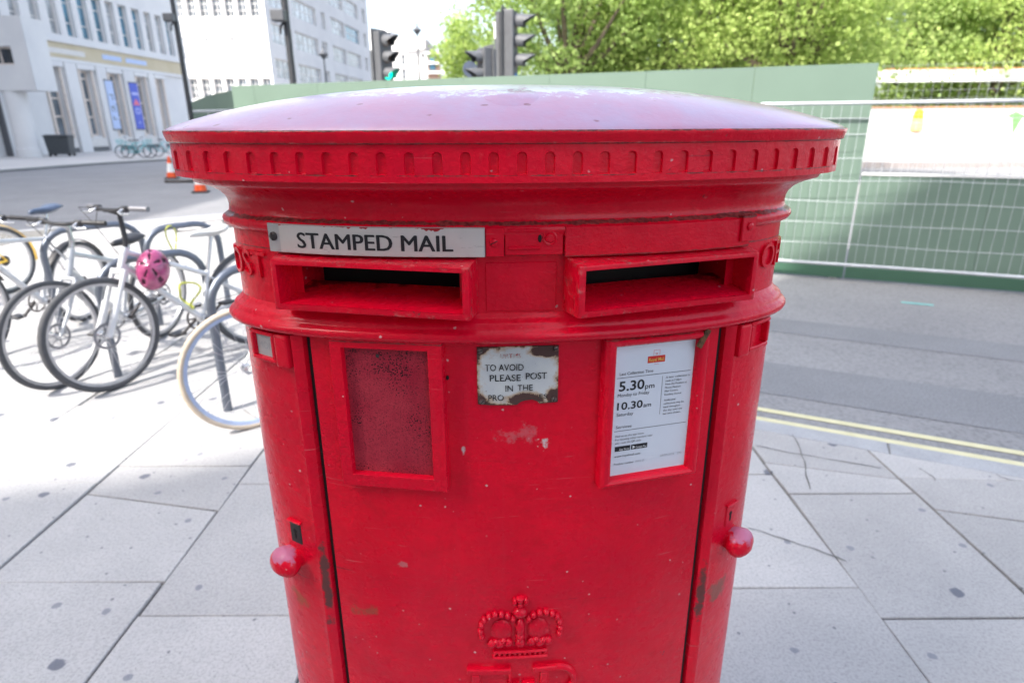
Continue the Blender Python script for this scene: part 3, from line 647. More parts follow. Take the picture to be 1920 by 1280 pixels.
TXT['white_letter'].add([Q(a0+x*NW,c1-y*NH,-.0102) for x,y in ((.28,.80),(.315,.786),(.28,.772))],[(0,1,2)])
nt_text('www.royalmail.com',.05,.853,.0185,.34); nt_text('Postbox number',.05,.916,.0165,.26); nt_text('W1G 27',.33,.916,.0165,.12,'faint_print')
nt_text('24/09/2025',.66,.900,.0165,.19,'faint_print'); nt_text('CP2',.89,.900,.0165,.06,'faint_print')
M_['orange_yellow']=plain('yellow_print',(.8,.5,.1),.5)
for k_,mb in TXT.items(): mb.build('notice_print',M_[k_],no)

# enamel plate
m,nt,n,l,b=newmat('chipped_enamel'); co=objco(nt); sx=n.new('ShaderNodeSeparateXYZ'); l.new(co,sx.inputs[0])
ex=mth(nt,'DIVIDE',mth(nt,'ABSOLUTE',mth(nt,'ADD',sx.outputs[0],.0045)),.0575); ez=mth(nt,'DIVIDE',mth(nt,'ABSOLUTE',mth(nt,'SUBTRACT',sx.outputs[2],1.2848)),.0437)
d=mth(nt,'POWER',mth(nt,'ADD',mth(nt,'POWER',ex,5.),mth(nt,'POWER',ez,5.)),.2)
corner=mth(nt,'MULTIPLY',ex,ez)
# worn patch beneath the lettering, lower right and upper right
def blob(p,rad):
    q=n.new('ShaderNodeVectorMath'); q.operation='SUBTRACT'; l.new(co,q.inputs[0]); q.inputs[1].default_value=p
    w_=n.new('ShaderNodeVectorMath'); w_.operation='DIVIDE'; l.new(q.outputs[0],w_.inputs[0]); w_.inputs[1].default_value=rad
    ln=n.new('ShaderNodeVectorMath'); ln.operation='LENGTH'; l.new(w_.outputs[0],ln.inputs[0]); return ln.outputs[1]
bl=mth(nt,'MINIMUM',mth(nt,'MINIMUM',blob(lp(.008,1.2475),(.027,.05,.0115)),blob(lp(.036,1.3215),(.024,.05,.0095))),mth(nt,'MINIMUM',blob(lp(-.056,1.325),(.010,.05,.008)),blob(lp(.046,1.2495),(.011,.05,.012))))
bl=mth(nt,'MINIMUM',bl,mth(nt,'MINIMUM',blob(lp(-.058,1.245),(.009,.05,.009)),blob(lp(.05,1.325),(.009,.05,.009))))
nz=noise(nt,co,75,6,.7); f1=mth(nt,'ADD',mth(nt,'ADD',mth(nt,'MULTIPLY',mth(nt,'POWER',d,5.),.42),mth(nt,'MULTIPLY',corner,.25)),mth(nt,'MULTIPLY',mth(nt,'SUBTRACT',nz,.5),1.0))
f1=mth(nt,'MAXIMUM',f1,mth(nt,'ADD',mth(nt,'SUBTRACT',1.15,mth(nt,'MULTIPLY',bl,.68)),mth(nt,'MULTIPLY',mth(nt,'SUBTRACT',nz,.5),.9)))
en=mixc(nt,ramp(nt,noise(nt,co,30,4),[(.3,0.),(.7,1.)]),(.52,.54,.56),(.62,.63,.62))
c=mixc(nt,ramp(nt,f1,[(.26,0.),(.42,.6),(.5,.85)]),en,(.48,.30,.15))
c=mixc(nt,ramp(nt,f1,[(.46,0.),(.56,1.)]),c,(.075,.035,.03))
c=mixc(nt,ramp(nt,noise(nt,co,330,4,.7),[(.66,0.),(.69,.9)]),c,(.10,.05,.04))
l.new(c,b.inputs['Base Color']); b.inputs['Roughness'].default_value=.35; l.new(mth(nt,'ADD',.3,mth(nt,'MULTIPLY',ramp(nt,f1,[(.4,0.),(.55,1.)]),.5)),b.inputs['Roughness']); bump(nt,b,mth(nt,'SUBTRACT',1.,ramp(nt,f1,[(.44,0.),(.5,1.)])),.5,.002)
out=[(-.0620,1.2415),(-.045,1.2400),(-.020,1.2395),(-.006,1.2398),(.000,1.2445),(.006,1.2462),(.016,1.2472),(.023,1.2448),(.027,1.2405),(.034,1.2410),(.0535,1.2418),(.0532,1.270),(.0532,1.3285),(.02,1.3289),(-.03,1.3287),(-.0617,1.3283),(-.0622,1.28)]
mb=MB(); nn=len(out); mb.add([(s,-.001,z) for s,z in out]+[(s,.0026,z) for s,z in out],[tuple(range(nn,2*nn)),tuple(range(nn-1,-1,-1))]+[(i,(i+1)%nn,nn+(i+1)%nn,nn+i) for i in range(nn)])
ep=mb.build('enamel_plate',m,box,fn=bxf)
tag(ep,'rusty white enamel plate with broken lower edge')
m2,nt,n,l,b=newmat('worn_black_enamel'); co=objco(nt); l.new(mixc(nt,ramp(nt,noise(nt,co,190,5,.7),[(.56,0.),(.62,.9)]),(.016,.016,.018),(.50,.50,.50)),b.inputs['Base Color']); b.inputs['Roughness'].default_value=.35
m3,nt,n,l,b=newmat('worn_red_enamel'); co=objco(nt); l.new(mixc(nt,ramp(nt,noise(nt,co,170,5,.7),[(.44,0.),(.52,1.)]),(.40,.04,.04),(.52,.50,.48)),b.inputs['Base Color'])
for tx,s0,s1,z,hg,mt in (('TO AVOID',-.0535,-.0180,1.3000,.0060,m2),('D',-.0180,-.0128,1.3000,.0060,m2),('PLEASE',-.0500,-.0215,1.2888,.0062,m2),('POST',-.0165,.0030+.006,1.2893,.0060,m2),('IN THE',-.0350,-.0095,1.2770,.0062,m2),('PRO',-.0515,-.0370,1.2655,.0062,m2)):
    pass
def en_text(tx,px0,py0,px1,hpx,mt):
    # pixel positions on the plate in the photograph turned into plate coordinates
    s=lambda px:(px-894)/154*.1150-.0620; z=lambda py:1.3285-(py-650)/107*.087
    bend_text('plate_lettering',tx,s(px0),s(px1),z(py0),hpx/107*.087,.0029,mt,ep,bold=.012)
en_text('TO AVOID',908.5,694,982,12.5,m2); en_text('PLEASE',917.5,713.5,976.5,12.5,m2); en_text('POST',986,711,1026.5,12.5,m2)
en_text('IN',947,733,961.5,12.0,m2); en_text('THE',970,732.5,999.5,12.0,m2); en_text('PRO',914,750.5,944,11.5,m2); en_text('ES',1012,748,1028,8,m2)
en_text('URTMS',938,670,977,8,m3)
for s,z in ((-.0575,1.3235),(.0490,1.3245),(-.0560,1.2458),(.0475,1.2470)): screw(s,z,.0028,.0042,M_['screw'],ep)

# crown and cipher
def C(X,Y): return ((800+X/5.647-977)*.00089+.0005, .899-((1080+Y/5.647)-1115)*.0011)
mb=MB()
def bead(X,Y,rx,ry,rh): s,z=C(X,Y); mb.ell((s,.0012,z),(rx,rh,ry),10,6)
L=[(585,620),(575,560),(585,490),(615,435),(665,400),(728,380),(795,380),(860,397),(912,432)]
for X,Y in L: bead(X,Y,.0058,.0066,.0085); bead(1990-X,Y,.0058,.0066,.0085)
bead(990,530,.0088,.020,.010); bead(990,370,.0130,.0100,.010); bead(990,610,.0085,.008,.011)
for X,Y,a,b_ in ((935,250,.0048,.0075),(1048,250,.0048,.0075),(990,220,.0085,.0040),(990,285,.0055,.0065),(990,240,.006,.007)): bead(X,Y,a,b_,.0085)
for X in (795,1180): bead(X,560,.0185,.024,.0045)
for X,Y,a in ((690,690,.0085),(770,690,.0095),(865,680,.0085),(990,690,.0095),(1110,680,.0085),(1195,690,.0095),(1285,680,.0085),(735,665,.006),(815,650,.006),(1160,650,.006),(1240,665,.006)): bead(X,Y,a,a*.95,.0085)
crown=mb.build('crown_emblem',RED,box,smooth=True,fn=bxf)
s0,z0=C(690,850); s1,z1=C(1285,762)
rrect(s0,s1,z0,z0+.0065,-.002,.0085,8).build('crown_band',RED,crown,fn=bxf,bevel=.0022)
rrect(s0+.001,s1-.001,z1-.006,z1,-.002,.0075,8).build('crown_band',RED,crown,fn=bxf,bevel=.0022)
mb=MB()
for k in range(11):
    X=715+k*54; s,z=C(X,800); mb.ell((s,.002,z),(.0036,.006,.0036),8,5)
mb.build('crown_band',RED,crown,smooth=True,fn=bxf)
def bars(name,rects):
    mb=MB()
    for (s0,s1,z0,z1) in rects: 
        q=rrect(s0,s1,z0,z1,-.002,.0085); mb.add(q.v,q.f)
    return mb.build(name,RED,box,fn=bxf,bevel=.0018)
bars('cipher_letter',[(-.0835,-.0690,.630,.7395),(-.0915,-.0165,.7400,.7515),(-.0915,-.0165,.620,.632),(-.069,-.035,.682,.693),(-.0205,-.0160,.722,.7400),(-.0205,-.0160,.632,.648)])
mb=MB(); arc=[(.046,.7465)]+[(.062+.030*math.cos(t),.7165+.0300*math.sin(t)) for t in np.linspace(math.pi/2,-math.pi/2,12)]+[(.046,.6865)]
mb.tube([(s,.003,z) for s,z in arc],.0062,8); o_=mb.build('cipher_letter',RED,box,fn=bxf,smooth=True)
bars('cipher_letter',[(.0335,.0470,.620,.7405),(.0205,.062,.7410,.7520),(.024,.058,.610,.620)])
mb=MB().tube([(.062,.003,.686),(.080,.003,.650),(.098,.003,.615)],.0065,8); mb.build('cipher_letter',RED,box,fn=bxf,smooth=True)
for c_ in (-.013,.0135): bars('cipher_letter',[(c_-.0055,c_+.0055,.625,.7085),(c_-.0115,c_+.0115,.7090,.7180),(c_-.0115,c_+.0115,.6150,.6248)])

# side door furniture
for sg in (-1,1):
    s=sg*.399; c=BX(s,.0,.926); nrm=(BX(s,.1,.905)-c).normalized(); tan=Vector((-nrm.y,nrm.x,0)); mb=MB(); rings=[]
    for d_,w_,zb0,zt0 in ((-.008,.030,-.040,.018),(.001,.026,-.038,.018),(.007,.0245,-.037,.021),(.014,.0290,-.036,.025),(.022,.0320,-.035,.0275),(.030,.0310,-.034,.0265),(.036,.0255,-.030,.022),(.040,.014,-.022,.016),(.042,.006,-.012,.008)):
        ring=[]
        for k in range(16):
            a=2*math.pi*k/16; zz=math.sin(a); zz=zz*zt0 if zz>0 else -(abs(zz)**.42)*-zb0*.42
            ring.append(c+nrm*d_+tan*(w_*math.cos(a))+Vector((0,0,zz)))
        rings.append(ring)
    mb.loft(rings); kn=mb.build('door_handle',red_paint('red_worn_handle_paint',stains=[(tuple(c+nrm*.02+Vector((0,0,-.028))),(.09,.09,.024),(.10,.055,.045),.9,50,.30),(tuple(c+nrm*.03+Vector((0,0,.026))),(.05,.05,.026),(.50,.22,.36),.75,60,.35)]),box,smooth=60)
    # lock plate and keyhole
    ks=sg*.384; kz=.978
    lk=rrect(ks-.0125,ks+.0125,kz-.021,kz+.019,.0,.0062,3).build('lock_plate',M_['dark_metal'] if sg<0 else RED,box,fn=bxf,bevel=.002)
    mb=MB(); mb.ell((ks,.0062,kz+.004),(.0042,.0009,.0048),12,5); mb.ell((ks+.0002,.0062,kz-.0045),(.0027,.0009,.0075),10,5); mb.build('keyhole',M_['black'],lk,fn=bxf)
    rrect(ks-.0145,ks+.030*(-sg if False else 1)*0+ks*0+.0165 if False else ks+.0165,kz+.021,kz+.0245,.002,.0095,3).build('lock_ledge',RED,box,fn=bxf,bevel=.0012)
    # day tablet holder
    s_in,s_out=sg*.3640,sg*.4150; a_,b_=min(s_in,s_out),max(s_in,s_out)
    hs=[(a_,b_,1.3285,1.3345),(a_,b_,1.2870,1.2935),(a_,a_+.0065,1.2936,1.3284),(b_-.0065,b_,1.2936,1.3284)]
    hd=rrect(*hs[0],.0,.0150,4).build('tablet_holder',RED,box,fn=bxf,bevel=.0015)
    for q in hs[1:]: rrect(*q,.0,.0150,4).build('holder_edge',RED,hd,fn=bxf,bevel=.0015)
    if sg<0:
        dt=rrect(a_+.006,b_-.006,1.2930,1.3290,.003,.0085,3).build('day_tablet',M_['grey_label'],hd,fn=bxf)
        bend_text('tablet_lettering','MON',a_+.011,b_-.008,1.305,.0115,.0088,M_['faint_print'],dt)
    a_,b_=min(sg*.3385,sg*.3625),max(sg*.3385,sg*.3625)
    rrect(a_,b_,1.2830,1.3350,.0,.0165,3).build('holder_block',RED,box,fn=bxf,bevel=.004,seg=2)

# ------------------------------------------------------------------ hoarding and temporary fence
HD=Vector((.921,-.39,0)).normalized(); HN=Vector((-HD.y,HD.x,0)); HP=Vector((3.86,7.1,0))       # HN away from camera
HO=thing('green_hoarding','tall plain green site hoarding across the road behind the pillar box','hoarding',tuple(HP)+() if False else (HP.x,HP.y,ZR))
def hb(name,t0,t1,o0,o1,z0,z1,mat,parent,bev=0):
    a=[HD*t0+HN*o0,HD*t1+HN*o0,HD*t1+HN*o1,HD*t0+HN*o1]
    return MB().prism([(q.x,q.y) for q in a],z0,z1).build(name,mat,parent,bevel=bev)
t=0.
while t>-8.9:
    hb('panel',max(t-1.22,-9.0)+.0015,t-.0015,0,.02,.10,2.315,M_['hoarding'],HO,.001); t-=1.22
hb('skirting',-9.0,0,-.02,-.001,.02,.16,M_['hoarding_dark'],HO)
for k in range(7): hb('post',-.05-1.22*k-.09,-.05-1.22*k,.0205,.11,0,2.28,M_['site_white'],HO)
LO=thing('low_green_hoarding','low green hoarding panel with open mesh above at the right edge','hoarding',(HP.x,HP.y,ZR))
t=0.02
while t<7.5:
    hb('panel',t+.0015,t+1.22-.0015,.0,.02,.10,1.175,M_['hoarding'],LO,.001); t+=1.22
hb('skirting',.02,7.3,-.02,-.001,.02,.16,M_['hoarding_dark'],LO)
hb('top_rail',.02,7.3,-.012,.045,1.178,1.205,M_['site_white'],LO)
mb=MB()
for k in range(90):
    t=.05+k*.08; mb.tube([HD*t+HN*.03+Vector((0,0,1.2)),HD*t+HN*.03+Vector((0,0,2.30))],.0012,4)
for k in range(14):
    z=1.24+k*.08; mb.tube([HD*.03+HN*.034+Vector((0,0,z)),HD*7.2+HN*.034+Vector((0,0,z))],.0012,4)
tag(mb.build('mesh_infill',M_['galv_white'],LO),kind='stuff')
def fence(name,label,t0,t1,off):
    F=thing(name,label,'fence',(HP.x,HP.y,ZR)); mb=MB(); V=lambda t,z,o=0: HD*t+HN*(off+o+.045*math.sin(1.9*t)*math.sin(math.pi*min(1,max(0,z/1.9))))+Vector((0,0,z))
    ztop,zbot=1.92,.20
    MB().tube([V(t0,zbot)]+[V(t0,ztop-.05),V(t0+.05,ztop)]+[V(t,ztop) for t in np.linspace(t0+.2,t1-.2,12)]+[V(t1-.05,ztop),V(t1,ztop-.05),V(t1,zbot)],.019,10).build('tube_frame',M_['galv_white'],F,smooth=True)
    MB().tube([V(t,zbot) for t in np.linspace(t0,t1,14)],.019,10).build('bottom_rail',M_['galv_white'],F,smooth=True)
    for t in (t0,t1): MB().tube([V(t,zbot-.001),V(t,.06)],.019,10).build('leg',M_['galv_white'],F,smooth=True)
    for k in range(1,int((t1-t0)/.095)):
        t=t0+k*.095; mb.tube([V(t+random.uniform(-.004,.004),z) for z in np.linspace(zbot,ztop,8)],.0021,5)
    for z in (.43,.66,.90,1.13,1.36,1.60,1.76):
        for dz in (0,): mb.tube([V(t,z+.008*math.sin(t*3+z*5),-.004) for t in np.linspace(t0,t1,24)],.0030,5)
    tag(mb.build('wire_mesh',M_['galv_white'],F),kind='stuff')
    for t in (t0,t1):
        blk=MB().box(HD*t+HN*off+Vector((0,0,.045)),(.62,.22,.09),Matrix.Rotation(math.atan2(HN.y,HN.x),3,'Z')).build('foot_block',M_['hoarding_dark'],F,bevel=.02)
fence('wire_fence','galvanised mesh fence panel leaning close to the green hoarding at right',-1.15,2.28,-.16)
# far hoarding section left of the box
A=at(356,193,27); B_=at(447,168,22.5)
FH=thing('green_hoarding','distant green hoarding run seen past the left shoulder of the pillar box','hoarding',(B_.x,B_.y,ZR))
d=Vector((A.x-B_.x,A.y-B_.y,0)); Ld=d.length; d.normalize(); nr=Vector((-d.y,d.x,0))
if nr.y<0: nr=-nr
k=0; npan=5
for k in range(npan):
    u0,u1=Ld*k/npan+.004,Ld*(k+1)/npan-.004; zz=lambda u: (B_.z+(A.z-B_.z)*(u/Ld)**2.2)-ZR
    pts=[d*u0,d*u1]; mb=MB(); vs=[]
    for p,u in ((pts[0],u0),(pts[1],u1)):
        for o in (0,.03): vs+=[p+nr*o+Vector((0,0,.0)),p+nr*o+Vector((0,0,zz(u)))]
    mb.add(vs,[(0,1,5,4),(2,6,7,3),(1,3,7,5),(0,4,6,2),(0,2,3,1),(4,5,7,6)]).build('panel',M_['hoarding'],FH)
MB().tube([d*0-nr*.3+Vector((0,0,2.22)),d*(Ld*.88)-nr*.3+Vector((0,0,2.28))],.05,8).build('handrail',M_['galv_white'],FH)
for u in (.02,.45,.88): MB().tube([d*Ld*u-nr*.3+Vector((0,0,0)),d*Ld*u-nr*.3+Vector((0,0,2.20))],.03,8).build('post',M_['galv_white'],FH)

# ------------------------------------------------------------------ inside the site: white wall, gantry
Wl=at(1560,300,27); x0=Wl.x
SW=thing('white_site_wall','white painted board wall inside the building site seen through the mesh','site wall',(x0,27,ZR))
k=0
while k<14:
    u=k*1.22; MB().box((u+.61,-.02*u*2,1.28),(1.21,.03,2.10),Matrix.Rotation(-.04,3,'Z')).build('board',M_['site_white'],SW,bevel=.004); k+=1
MB().box((8.5,-.34,2.36),(17.1,.08,.05),Matrix.Rotation(-.04,3,'Z')).build('orange_capping',plain('tan_orange_timber',(.55,.26,.11),.7),SW)
MB().box((8.5,-.42,.12),(17.1,.16,.24),Matrix.Rotation(-.04,3,'Z')).build('kickboard',plain('weathered_grey_timber',(.32,.29,.28),.8),SW)
c_=at(1897,228,26.4)-Vector((x0,27,ZR)); 
MB().add([(c_.x-.45,-.86,c_.z+.22),(c_.x-.1,-.86,c_.z+.38),(c_.x+.38,-.88,c_.z+.16),(c_.x+.18,-.87,c_.z+.10),(c_.x-.05,-.86,c_.z-.55),(c_.x-.2,-.86,c_.z+.08)],[(0,1,2,3,4,5)]).build('arrow_mark',plain('green_arrow_paint',(.16,.34,.12),.6),SW)
c_=at(1720,228,26.3)
OB=thing('work_lamp','orange site lamp hanging on the white board wall behind the mesh','lamp',tuple(c_-Vector((0,0,.42))))
MB().lathe([(.15,0),(.23,.08),(.24,.34),(.20,.46)],n=14).build('lamp_base',plain('amber_lower_plastic',(.85,.50,.20),.4),OB,smooth=40)
MB().lathe([(.2,.461),(.22,.5),(.16,.80),(.05,.88)],n=14).build('lamp_lens',plain('amber_lens',(.85,.36,.02),.3),OB,smooth=40)
MB().tube([(-.06,0,.85),(-.05,0,1.0),(.05,0,1.0),(.06,0,.85)],.015,6).build('handle',M_['dark_metal'],OB)
c_=at(1600,147,30); c2=at(1960,138,29)
GB=thing('gantry_beam','long white steel beam on posts above the white site wall','beam',(c_.x,30,ZR))
MB().box(((c2.x-c_.x)/2,-.5,c_.z-ZR+.05),(c2.x-c_.x+2,.3,.50),Matrix.Rotation(-.07,3,'Z')).build('beam',M_['site_white'],GB,bevel=.01)
MB().box(((c2.x-c_.x)/2,-.5,c_.z-ZR+.33),(c2.x-c_.x+2,.34,.05),Matrix.Rotation(-.07,3,'Z')).build('orange_capping',plain('orange_beam_edge',(.6,.28,.1),.7),GB)
for x in (-.6,c2.x-c_.x+.6): MB().box((x,-.5,1.85),(.2,.2,3.5)).build('post',M_['site_white'],GB)

# ------------------------------------------------------------------ trees
def leaves(mb_v, pts, sizes):
    n=len(pts); a=rng.normal(size=(n,3)); a/=np.linalg.norm(a,axis=1)[:,None]
    t=rng.normal(size=(n,3)); t-=a*(t*a).sum(1)[:,None]; t/=np.linalg.norm(t,axis=1)[:,None]; q=np.cross(a,t)
    s=sizes[:,None]; V=np.stack([pts-t*s*.5,pts+q*s*.42+a*s*.08,pts+t*s*.55,pts-q*s*.42+a*s*.08],1)
    return V.reshape(-1,3)
def foliage(name, clumps, nper, size, mat, parent):
    P=[]
    for (c,r,sq) in clumps:
        k=max(20,int(nper*r*r)); d=rng.normal(size=(k,3)); d/=np.linalg.norm(d,axis=1)[:,None]
        rad=r*(.45+.55*rng.random(k)**.5)*(1+.18*rng.normal(size=k)); p=np.array(c)+d*rad[:,None]*np.array([1,1,sq]); P.append(p)
    P=np.concatenate(P); V=leaves(None,P,size*(.65+.7*rng.random(len(P))))
    n=len(P); me=bpy.data.meshes.new(name); me.vertices.add(4*n); me.vertices.foreach_set('co',V.ravel())
    me.loops.add(4*n); me.loops.foreach_set('vertex_index',np.arange(4*n)); me.polygons.add(n); me.polygons.foreach_set('loop_start',np.arange(0,4*n,4)); me.update(); me.validate()
    me.materials.append(mat); o=bpy.data.objects.new(name,me); COL.objects.link(o); o.parent=parent; return o
def tree(label,x,y,trunk_h,rx,rz,cz,nclump,nper,size,mat,ry=None,group='trees beyond the hoarding',zmin=None):
    T=thing('street_tree',label,'tree',(x,y,ZR),0,group); ry=ry or rx*.8
    mb=MB(); top=Vector((random.uniform(-.3,.3),random.uniform(-.3,.3),trunk_h)); r0=.05*rx+.09
    mb.tube([(0,0,0),(.02,.03,trunk_h*.3),(-.04,.02,trunk_h*.65),top],[r0*1.35,r0,r0*.88,r0*.75],10)
    cl=[]
    for i in range(nclump):
        d=Vector(rng.normal(size=3)); d.normalize(); rr=(.35+.65*random.random()**.45)
        p=Vector((d.x*rx*rr,d.y*ry*rr,cz+d.z*rz*rr)); 
        if zmin is not None and p.z<zmin: p.z=zmin+random.random()*.5
        cl.append((tuple(p),random.uniform(.14,.27)*(rx+rz)/2+.15,random.uniform(.6,.95)))
        if i%5==0: q=(top+p)/2+Vector((0,0,-.15)); mb.tube([top,q,p],[r0*.5,r0*.3,.02],6)
    mb.build('trunk',M_['bark'],T,smooth=True); foliage('crown',cl,nper,size,mat,T); return T
def tp(px,Y): return ray(px,240).x/ray(px,240).y*Y
tree('small pale tree beside the distant white building, left of the signals',tp(900,34),34,3.,2.15,2.3,4.7,60,330,.15,M_['leaf_b'])
tree('tree right behind the tall three light traffic signal, crown cut by the top edge',tp(1068,21),21,3.,3.0,3.4,5.6,90,430,.115,M_['leaf_a'])
tree('bright broad tree above the middle of the green hoarding',tp(1270,22),22,3.,3.6,3.6,5.6,95,430,.115,M_['leaf_b'])
tree('dense yellow green tree left of the hoarding corner',tp(1475,20),20,3.,3.4,3.6,5.4,95,430,.112,M_['leaf_b'])
tree('shadier tree standing directly behind the hoarding corner and gantry beam',tp(1660,33),33,4.,4.6,4.6,6.9,95,330,.15,M_['leaf_a'])
tree('large leafy tree over the white site wall at the right edge',tp(1850,32),32,4.,4.6,4.8,6.6,105,350,.15,M_['leaf_b'])
tree('dark tree in the back row between the two brightest crowns',tp(1380,32),32,4.,4.8,4.6,6.6,80,280,.16,M_['leaf_c'])
tree('dark back row tree showing beside the tall traffic signal',tp(1150,33),33,4.,4.8,4.8,6.4,80,280,.16,M_['leaf_c'])
H_=thing('clipped_hedge','low green hedge just behind the white site wall','hedge',(at(1800,200,31.6).x,31.6,ZR))
cl=[((x,random.uniform(-.35,.35),random.uniform(.4,3.1)),random.uniform(.5,.75),.9) for x in np.linspace(-6,6,46)]
foliage('foliage',cl,200,.17,M_['leaf_a'],H_)
mb=MB(); [mb.tube([(x,0,0),(x+.1,0,1.5)],.04,6) for x in np.linspace(-5,5,7)]; mb.build('stems',M_['bark'],H_)

# ------------------------------------------------------------------ buildings
def facade(name, O, U, W, Ht, opens, mat, parent, depth=.28, z0=0.):
    """wall sheet from O along U with recessed openings; N points out of the wall"""
    us=sorted(set([0,W]+[o[0] for o in opens]+[o[2] for o in opens])); zs=sorted(set([z0,Ht]+[o[1] for o in opens]+[o[3] for o in opens])); N=Vector((U.y,-U.x,0)); mb=MB()
    for i in range(len(us)-1):
        for j in range(len(zs)-1):
            uc,zc=(us[i]+us[i+1])/2,(zs[j]+zs[j+1])/2
            if any(o[0]<uc<o[2] and o[1]<zc<o[3] for o in opens): continue
            mb.add([O+U*u+Vector((0,0,z)) for u,z in ((us[i],zs[j]),(us[i+1],zs[j]),(us[i+1],zs[j+1]),(us[i],zs[j+1]))],[(0,1,2,3)])
    for (a,b_,c_,d_) in opens:
        q=[O+U*u+Vector((0,0,z)) for u,z in ((a,b_),(c_,b_),(c_,d_),(a,d_))]; r=[p-N*depth for p in q]
        mb.add(q+r,[(k,(k+1)%4,4+(k+1)%4,4+k) for k in range(4)])
    return mb.build(name,mat,parent)
def window(O,U,o,parent,pane_mat,frame_mat,depth=.22,cols=1,rows=2,fw=.07,splits=None):
    N=Vector((U.y,-U.x,0)); a,b_,c_,d_=o; mb=MB()
    def bar(u0,z0,u1,z1,dd=.05):
        q=[O+U*u+Vector((0,0,z))-N*(depth-dd) for u,z in ((u0,z0),(u1,z0),(u1,z1),(u0,z1))]; r=[p-N*.06 for p in q]
        mb.add(q+r,[(0,1,2,3)]+[(k,4+k,4+(k+1)%4,(k+1)%4) for k in range(4)])
    bar(a,b_,c_,b_+fw); bar(a,d_-fw,c_,d_); bar(a,b_+fw,a+fw,d_-fw); bar(c_-fw,b_+fw,c_,d_-fw)
    for k in range(1,cols): u=a+(c_-a)*k/cols; bar(u-fw*.35,b_+fw,u+fw*.35,d_-fw,.047)
    for z in (splits or [b_+(d_-b_)*k/rows for k in range(1,rows)]): bar(a+fw,z-fw*.4,c_-fw,z+fw*.4,.044)
    w_=mb.build('window',frame_mat,parent)
    MB().add([O+U*u+Vector((0,0,z))-N*(depth+.005) for u,z in ((a,b_),(c_,b_),(c_,d_),(a,d_))],[(0,1,2,3)]).build('pane',pane_mat,w_)
    return w_
SD=Vector((.05,1,0)).normalized()          # street direction
LB=thing('stone_building','long grey stone building with tall ground floor windows and tan fascia band','building',(0,0,0))
LO_=Vector((-29.35,37.0,0)); LN=Vector((SD.y,-SD.x,0))
def uz(px,py):
    d=ray(px,py); o=Vector((0,0,EYE)); t=(LO_-o).dot(LN)/d.dot(LN); p=o+d*t; return (p-LO_).dot(SD), p.z
U0=uz(-140,200)[0]; O0=LO_+SD*U0; Lend=uz(349,200)[0]-U0
opens=[];kinds=[]
for xa,xb,yb,yt in ((415,508,960,446),(650,722,955,487),(845,908,955,522),(1030,1082,955,552),(1163,1203,950,578)):
    u0,zb2=uz(xa/3.764,yb/3.764); u1,_=uz(xb/3.764,yb/3.764)
    opens.append((u0-U0,1.05,u1-U0,5.25)); kinds.append('tall')
upx=[(-30,0),(75,155),(235,310),(375,450),(500,570),(615,690),(730,800),(835,895),(930,990),(1030,1085),(1120,1168),(1200,1248),(1275,1315),(1355,1388)]
for i,(a,b_) in enumerate(upx):
    y=35+.239*(a/4); u0,_=uz(a/4,y-12); u1,_=uz(b_/4,y-12); opens.append((u0-U0,7.25,u1-U0,10.1)); kinds.append('upper')
uw=opens[-1]
facade('wall',O0,SD,Lend,14.2,opens,M_['portland'],LB,.30)
for o,k in zip(opens,kinds):
    if k=='tall':
        window(O0,SD,o,LB,M_['glass'],M_['beige_frame'],.30,1,1,.14,[2.3,3.4,4.75])
    else: window(O0,SD,o,LB,random.choice([M_['glass_blue'],M_['glass_pale'],M_['glass_pale'],M_['glass']]),M_['win_frame'],.30,1,1,.09,[8.1,9.3])
def lbox(name,u0,u1,z0,z1,o0,o1,mat,parent=LB,bev=0):
    q=[O0+SD*u+LN*o for u,o in ((u0,o0),(u1,o0),(u1,o1),(u0,o1))]; return MB().prism([(p.x,p.y) for p in q],z0,z1).build(name,mat,parent,bevel=bev)
lbox('fascia_band',uz(44,70)[0]-U0,Lend,5.85,6.75,.003,.12,M_['tan_fascia'])
lbox('cornice',0,Lend,6.76,6.95,.003,.22,M_['portland']); lbox('cornice',0,Lend,13.6,14.2,.003,.35,M_['portland'])
lbox('string_course',0,Lend,5.62,5.84,.003,.16,M_['portland'])
ts=[o for o,k in zip(opens,kinds) if k=='tall']
for i,o in enumerate(ts):
    lbox('window_surround',o[0]-.22,o[0]-.02,.95,5.28,.003,.10,M_['beige_frame']); lbox('window_surround',o[2]+.02,o[2]+.22,.95,5.28,.003,.10,M_['beige_frame'])
    lbox('roller_box',o[0]-.35,o[2]+.35,5.30,5.60,.003,.20,M_['portland']); lbox('plinth_block',o[0]-.3,o[2]+.3,0.35,.93,.003,.12,M_['win_frame']); lbox('plinth_base',o[0]-.3,o[2]+.3,.04,.34,.003,.10,M_['signal_grey'])
    if i<4:
        a=o[2]+.45; b_=ts[i+1][0]-.45
        if b_-a>.4: lbox('pilaster',a,b_,.04,5.60,.003,.22,M_['portland'])
# fascia lettering: pale blurred raised strips
for a,b_,z in ((80,155,6.25),(185,222,6.3),(228,268,6.3)):
    lbox('fascia_lettering',uz(a,90)[0]-U0,uz(b_,100)[0]-U0,z-.16,z+.16,.121,.14,M_['pale_banner'] if a>160 else M_['win_frame'])
# body of the building behind the facade
q=[O0-LN*.31,O0+SD*Lend-LN*.31,O0+SD*Lend-LN*16,O0-LN*16]; MB().prism([(p.x,p.y) for p in q],0,14.1).build('rear_block',M_['portland'],LB)
q=[O0+SD*Lend,O0+SD*(Lend-.001)-LN*.309]; MB().add([q[0],q[1],q[1]+Vector((0,0,14.2)),q[0]+Vector((0,0,14.2))],[(0,1,2,3)]).build('end_wall',M_['portland'],LB)
